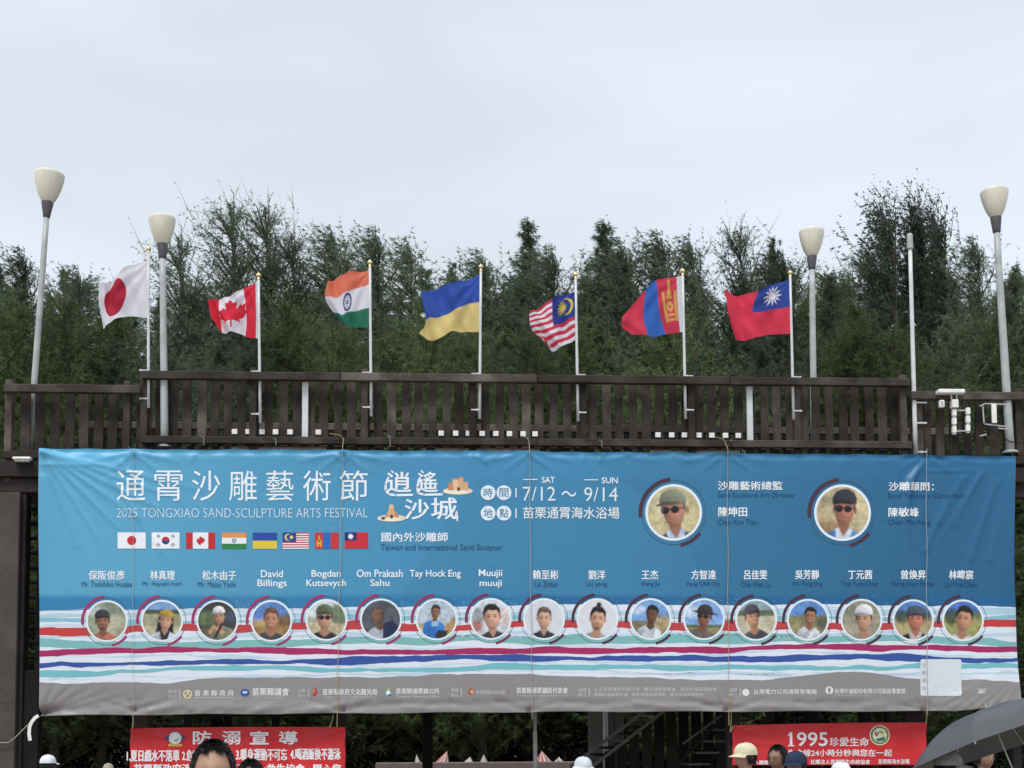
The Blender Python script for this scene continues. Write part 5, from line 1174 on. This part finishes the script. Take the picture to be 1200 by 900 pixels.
# ------------------------------------------------------------------ people
def person_mesh(raise_arm=False):
    bm = bmesh.new(); rad = {}; lay = bm.verts.layers.skin.verify()
    def V(x, y, z, r0, r1=None): v = bm.verts.new((x, y, z)); rad[v] = (r0, r1 or r0); return v
    def Ed(a, b): bm.edges.new((a, b))
    pel = V(0,0,.95,.15,.11); sp1 = V(0,.005,1.10,.135,.10); sp2 = V(0,0,1.28,.155,.105); nb = V(0,.0,1.42,.09,.08); nk = V(0,-.005,1.50,.056); nk2 = V(0,-.012,1.57,.055)
    for a, b in ((pel,sp1),(sp1,sp2),(sp2,nb),(nb,nk),(nk,nk2)): Ed(a, b)
    for s in (-1, 1):
        hip = V(s*.09,0,.88,.088); kn = V(s*.10,-.01,.50,.056); an = V(s*.10,.02,.09,.038); toe = V(s*.115,-.15,.035,.042,.03)
        Ed(pel,hip); Ed(hip,kn); Ed(kn,an); Ed(an,toe)
        sh = V(s*.165,0,1.385,.058); Ed(nb, sh)
        if raise_arm and s > 0: el = V(s*.20,-.12,1.16,.040); wr = V(s*.16,-.27,1.30,.027); pm = V(s*.15,-.30,1.37,.034,.02); dd = Vector((-.02,-.02,.07)); 
        else: el = V(s*.215,.02,1.12,.040); wr = V(s*.225,-.05,.88,.027); pm = V(s*.225,-.065,.81,.036,.018); dd = Vector((0,-.012,-.075))
        Ed(sh, el); Ed(el, wr); Ed(wr, pm)
        for k, (off, ln_) in enumerate(((-.027,.9),(-.009,1.05),(.009,1.0),(.027,.78))):
            f1 = V(pm.co.x+s*.002, pm.co.y+off, pm.co.z, .0095); f1.co += dd*.45; f2 = V(*(f1.co + dd*.5*ln_ + Vector((-s*.006,0,0))), .0088); f3 = V(*(f2.co + dd*.42*ln_ + Vector((-s*.014,0,0))), .0078)
            Ed(pm,f1); Ed(f1,f2); Ed(f2,f3)
        th = V(*(wr.co*.4+pm.co*.6 + Vector((-s*.012,-.032,0))), .011); th2 = V(*(th.co + dd*.4 + Vector((-s*.01,-.012,0))), .0095); Ed(wr, th); Ed(th, th2)
    for i, v in enumerate(bm.verts): v[lay].radius = rad[v]; v[lay].use_root = (i == 0)
    me = bpy.data.meshes.new('b'); bm.to_mesh(me); bm.free()
    o = bpy.data.objects.new('b', me); COL.objects.link(o); m1 = o.modifiers.new('s', 'SKIN'); m1.use_smooth_shade = True; m2 = o.modifiers.new('u', 'SUBSURF'); m2.levels = 1
    dg = bpy.context.evaluated_depsgraph_get(); body = bpy.data.meshes.new_from_object(o.evaluated_get(dg)); bpy.data.objects.remove(o)
    bm = bmesh.new(); bm.from_mesh(body)
    # head
    g = bmesh.ops.create_uvsphere(bm, u_segments=36, v_segments=26, radius=1)
    for v in g['verts']:
        x, y, z = v.co; fz = 1 - .24*max(0, -z)**1.4
        X, Yy, Z = x*.077*fz, y*.096*(1-.06*max(0,-z)), z*.116
        if y < 0: 
            Yy -= .010*math.exp(-((x/.55)**2)-((z+.85)/.22)**2)            # chin
            Yy += .008*sum(math.exp(-((x-s*.40)/.18)**2-((z-.02)/.13)**2) for s in (-1,1))
            Yy -= .006*math.exp(-(x/.7)**2-((z-.18)/.1)**2)                # brow
        v.co = Vector((X, Yy-.012, Z+1.612))
    for s in (-1, 1):
        g = bmesh.ops.create_uvsphere(bm, u_segments=10, v_segments=8, radius=1)
        for v in g['verts']: v.co = Vector((v.co.x*.010+s*.078, v.co.y*.018-.002, v.co.z*.031+1.605))
    g = bmesh.ops.create_uvsphere(bm, u_segments=10, v_segments=8, radius=1)
    for v in g['verts']: v.co = Vector((v.co.x*(.011+.006*max(0,-v.co.z)), v.co.y*.016*(1-.5*v.co.z)-.106, v.co.z*.027+1.600))
    for zc, ry in ((1.560,.006),(1.553,.007)):
        g = bmesh.ops.create_uvsphere(bm, u_segments=10, v_segments=6, radius=1)
        for v in g['verts']: v.co = Vector((v.co.x*.024, v.co.y*.008-.098, v.co.z*ry*.8+zc))
    me = bpy.data.meshes.new('b2'); bm.to_mesh(me); bm.free()
    o = bpy.data.objects.new('b', me); COL.objects.link(o); m = o.modifiers.new('r', 'REMESH'); m.mode = 'VOXEL'; m.voxel_size = .0095; m.use_smooth_shade = True; m = o.modifiers.new('sm', 'SMOOTH'); m.iterations = 2; m.factor = .4
    dg = bpy.context.evaluated_depsgraph_get(); out_ = bpy.data.meshes.new_from_object(o.evaluated_get(dg)); bpy.data.objects.remove(o)
    out_.materials.clear()
    for k in range(3): out_.materials.append(None)
    for p in out_.polygons:
        c = p.center; hand = (c.z < .90 and abs(c.x) > .17) or (raise_arm and c.y < -.255 and c.z > 1.0 and abs(c.x) > .1 and c.z < 1.6) or (1.0 < c.z < 1.30 and abs(c.x) > .185)
        p.material_index = 0 if (c.z > 1.475 and abs(c.x) < .13) or hand else (2 if c.z < .93 else 1)
    return out_
SK = plain('skin', (0.42,0.25,0.17), 0.5, 0.35, 12, 0.08); SK2 = plain('tanned_skin', (0.30,0.17,0.11), 0.5, 0.35, 12, 0.08)
HAIR = plain('black_hair', (0.012,0.011,0.012), 0.45, 0.4, 40, 0.3); TRO = plain('dark_trousers', (0.03,0.032,0.04), 0.9)
BODY = {False: person_mesh(False), True: person_mesh(True)}
EYEW = plain('eye_white', (.42,.38,.35), .4); 
def cloth(c, n_='shirt'): return plain(n_, c, 0.9, 0.1, 14, 0.15)
def hair_mesh(fringe=True):
    rg = np.random.default_rng(4); m = MB(); nu, nv = 40, 16; keep = {}
    def pt(a, e_, k=1.0): return Vector((math.cos(a)*math.cos(e_)*.086*k, math.sin(a)*math.cos(e_)*.104*k-.008, math.sin(e_)*.124*k+1.612))
    def low(a):                # lowest elevation of the hair: higher over the face
        f = max(0, -math.sin(a)); return R(-28 + 72*smooth((f-.25)/.5) + 7*math.sin(a*7)*f)
    idx = []
    for j in range(nv+1):
        for i in range(nu):
            a = 2*math.pi*i/nu; e_ = low(a) + (R(90)-low(a))*j/nv; m.v.append(pt(a, e_, 1.0 + .04*math.sin(a*5+j)*.5 + .015*math.sin(a*13+j*2)))
    for j in range(nv):
        for i in range(nu): m.f.append((j*nu+i, j*nu+(i+1)%nu, (j+1)*nu+(i+1)%nu, (j+1)*nu+i)); m.c.append(None)
    for k in range(3800):      # strands
        a = rg.uniform(0, 2*math.pi); lo = low(a); e_ = lo + (R(88)-lo)*rg.random()**.8
        p = pt(a, e_, 1.0); q = pt(a + rg.normal(0,.14), e_ - rg.uniform(.10,.30), 1.05 + rg.uniform(0,.08)); sd = Vector(rg.normal(0,1,3)).cross(q-p).normalized()*.0022
        m.add([p-sd, p+sd, q], [(0,1,2)])
    return m
def cap_mesh(style='cap'):
    c = MB(); nu, nv = 36, 10
    for j in range(nv+1):
        e_ = R(90)*j/nv
        for i in range(nu):
            a = 2*math.pi*i/nu; seam = 1 + .010*abs(math.sin(a*3)); c.v.append(Vector((math.cos(a)*math.cos(e_)**.85*.094*seam, math.sin(a)*math.cos(e_)**.85*.112*seam-.004, math.sin(e_)**.9*.112+1.632)))
    for j in range(nv):
        for i in range(nu): c.f.append((j*nu+i, j*nu+(i+1)%nu, (j+1)*nu+(i+1)%nu, (j+1)*nu+i)); c.c.append(None)
    c.lathe([(.001,.006),(.008,.004),(.009,-.002)], 10, (0,-.004,1.744))
    b = MB()
    if style == 'cap':
        n_ = 14; vs = []
        for layer in (0, -.004):
            for i in range(n_+1):
                a = R(-150 + 120*i/n_); vs.append(Vector((math.cos(a)*.094, math.sin(a)*.110-.004, 1.638+layer)))
            for i in range(n_+1):
                a = R(-150 + 120*i/n_); f = math.cos((a+R(90))*1.3); vs.append(Vector((math.cos(a)*.098, math.sin(a)*.11-.004-.075*max(0,f)**.6, 1.632 + layer - .012*(1-f) - .012)))
        m_ = n_+1; fs = []
        for i in range(n_): fs += [(i, i+1, m_+i+1, m_+i), (2*m_+i, 3*m_+i, 3*m_+i+1, 2*m_+i+1), (m_+i, m_+i+1, 3*m_+i+1, 3*m_+i)]
        b.add(vs, fs)
    else:
        b.lathe([(.096,0),(.115,-.018),(.135,-.042),(.137,-.045),(.118,-.022),(.098,-.004)], 30, (0,-.004,1.64))
    return c, b
def person(label, px, ytop, D, face, shirt, hair=True, cap=None, capc=None, capstyle='cap', arm=False, skin=SK, capface=None, glasses=False, topz=1.728):
    top = topz + (.020 if cap else .010); s = at(px, ytop, D).z/top; p = at(px, ytop, D)
    e_ = empty('person', (p.x, D, 0), label, 'person', None, rz=R(face)); e_.scale = (s*1.02, s*1.02, s)
    me = BODY[arm]; o = link_mesh('body', me, e_)
    for k, m_ in enumerate((skin, shirt, TRO)): o.material_slots[k].link = 'OBJECT'; o.material_slots[k].material = m_
    for sx in (-1, 1):
        m = MB(); m.lathe([(.0001,-.006),(.007,-.004),(.010,0),(.007,.004),(.0001,.006)], 10, (0,0,0)); q = m.build('eye', EYEW, None, True); q.parent = e_; q.location = (sx*.031, -.090, 1.618)
        m = MB(); m.lathe([(.0001,-.002),(.0052,0)], 10, (0,0,0), m=Matrix.Rotation(R(90),3,'X')); q2 = m.build('iris', HAIR, None); q2.parent = q; q2.location = (0,-.0105,0)
    def sub(nm, mb_, mat, sm=True): q = mb_.build(nm, mat, None, sm); q.parent = e_; return q
    if hair: 
        if 'hair' not in PROT: PROT['hair'] = hair_mesh(); 
        sub('hair', PROT['hair'], HAIR)
    if cap:
        c, b = cap_mesh(capstyle); q = sub('cap', c, cap); q2 = b.build('brim', capc or cap, None, True); q2.parent = q
        if capface is not None: q.rotation_euler = (0, 0, R(capface))
    if glasses:
        g = MB()
        for sx in (-1, 1): g.tube([(sx*.033+.021*math.cos(a), -.112, 1.615+.017*math.sin(a)) for a in [k*math.pi/6 for k in range(13)]], .0018, 5, False); g.tube([(sx*.054,-.110,1.62),(sx*.083,0,1.62)], .0018, 5)
        g.tube([(-.012,-.113,1.617),(.012,-.113,1.617)], .0018, 5); sub('glasses', g, HAIR)
    return e_
person('person with thick black hair and bare forehead in front of the left red banner', 250, 867.5, 5.1, 8, cloth((.5,.5,.52)), skin=SK)
person('person with black hair, only the crown seen, right of the large dark head', 294, 890, 7.0, 0, cloth((.08,.08,.1)))
person('person in a pale blue shirt with a white cap turned backwards at lower left', 56, 884, 15, 150, cloth((.28,.33,.42)), cap=cloth((.70,.72,.76),'white_cap'), skin=SK)
person('person standing far off left of the left red banner, only the head top seen', 127, 894, 18, 10, cloth((.2,.2,.2)), skin=SK, hair=False, cap=cloth((.35,.32,.26),'tan_hat'), capstyle='bucket')
person('person in a pale bucket hat at the foot of the stair', 683, 886, 12, 20, cloth((.3,.35,.4)), cap=cloth((.58,.63,.68),'pale_hat'), capstyle='bucket')
person('person in a cream cap looking left in front of the right red banner', 874, 869.5, 10.6, -62, cloth((.06,.06,.07)), cap=cloth((.66,.60,.42),'cream_cap'), skin=SK)
person('person with black hair and glasses between the cream cap and the navy cap', 912, 873, 10.9, -48, cloth((.05,.05,.06)), skin=SK2, glasses=True)
person('person in a navy cap looking left, right of the one with glasses', 933, 879.5, 10.2, -40, cloth((.05,.05,.06)), cap=cloth((.03,.04,.08),'navy_cap'), skin=SK2)
person('person in a white cap, only its top seen, below the 1995 lettering', 985, 892, 10.5, 10, cloth((.3,.3,.3)), cap=cloth((.74,.77,.82),'white_cap'))
UP = person('person in a grey cap facing right under the open umbrella', 1110, 879.5, 8.95, 70, cloth((.045,.06,.13)), cap=cloth((.30,.305,.31),'grey_cap'), arm=True)
person('person in a navy shirt standing behind the umbrella', 1152, 872, 10.8, 15, cloth((.012,.022,.075)), skin=SK2)

# umbrella held over the grey cap
UM, t, b = mat_base('grey_umbrella_fabric', 0.38, 0.5); n1 = noise(t, 5, 4, .6, 'World'); t.links.new(mixn(t, n1, (.055,.056,.061), (.085,.086,.092)), b.inputs['Base Color'])
apex = at(1157, 831, 9.0); axis = Vector((-.29, .25, 1)).normalized(); Mx = Vector((0,0,1)).rotation_difference(axis).to_matrix() @ Matrix.Rotation(R(8), 3, 'Z')
um = empty('umbrella', apex, 'open dark grey umbrella held at the lower right corner', 'umbrella')
Ru, Du, NR = .72, .26, 8
def upt(th, rho, off=0.0):
    ph_ = th*NR/(2*math.pi); fr = ph_ - math.floor(ph_); sc_ = 4*fr*(1-fr)
    r_ = rho*Ru*(1 - .10*sc_*rho**2); z_ = -Du*(rho**2.5)*(1 - .10*sc_*rho) - .0*sc_ + off
    z_ -= .022*sc_*rho
    return apex + Mx @ Vector((r_*math.cos(th), r_*math.sin(th), z_))
m = MB(); nt_, nr_ = NR*10, 14
for j in range(nr_+1):
    for i in range(nt_): m.v.append(upt(2*math.pi*i/nt_, j/nr_))
for j in range(nr_):
    for i in range(nt_): m.f.append((j*nt_+i, j*nt_+(i+1)%nt_, (j+1)*nt_+(i+1)%nt_, (j+1)*nt_+i)); m.c.append(None)
m.build('canopy', UM, um, True)
for k in range(NR): MB().tube([upt(2*math.pi*k/NR+1e-4, j/8, -.008) for j in range(9)], .003, 5).build('rib', METAL, um); MB().lathe([(.001,-.02),(.005,-.014),(.005,.0)], 6, upt(2*math.pi*k/NR, 1.0)).build('rib_tip', METAL, um)
MB().tube([apex + axis*.045, apex, apex - axis*.72], [.004,.006,.006], 8).build('shaft', METAL, um); MB().tube([apex - axis*.72, apex - axis*.86], [.014,.013], 10).build('handle', HAIR, um)
hp = apex - axis*.79
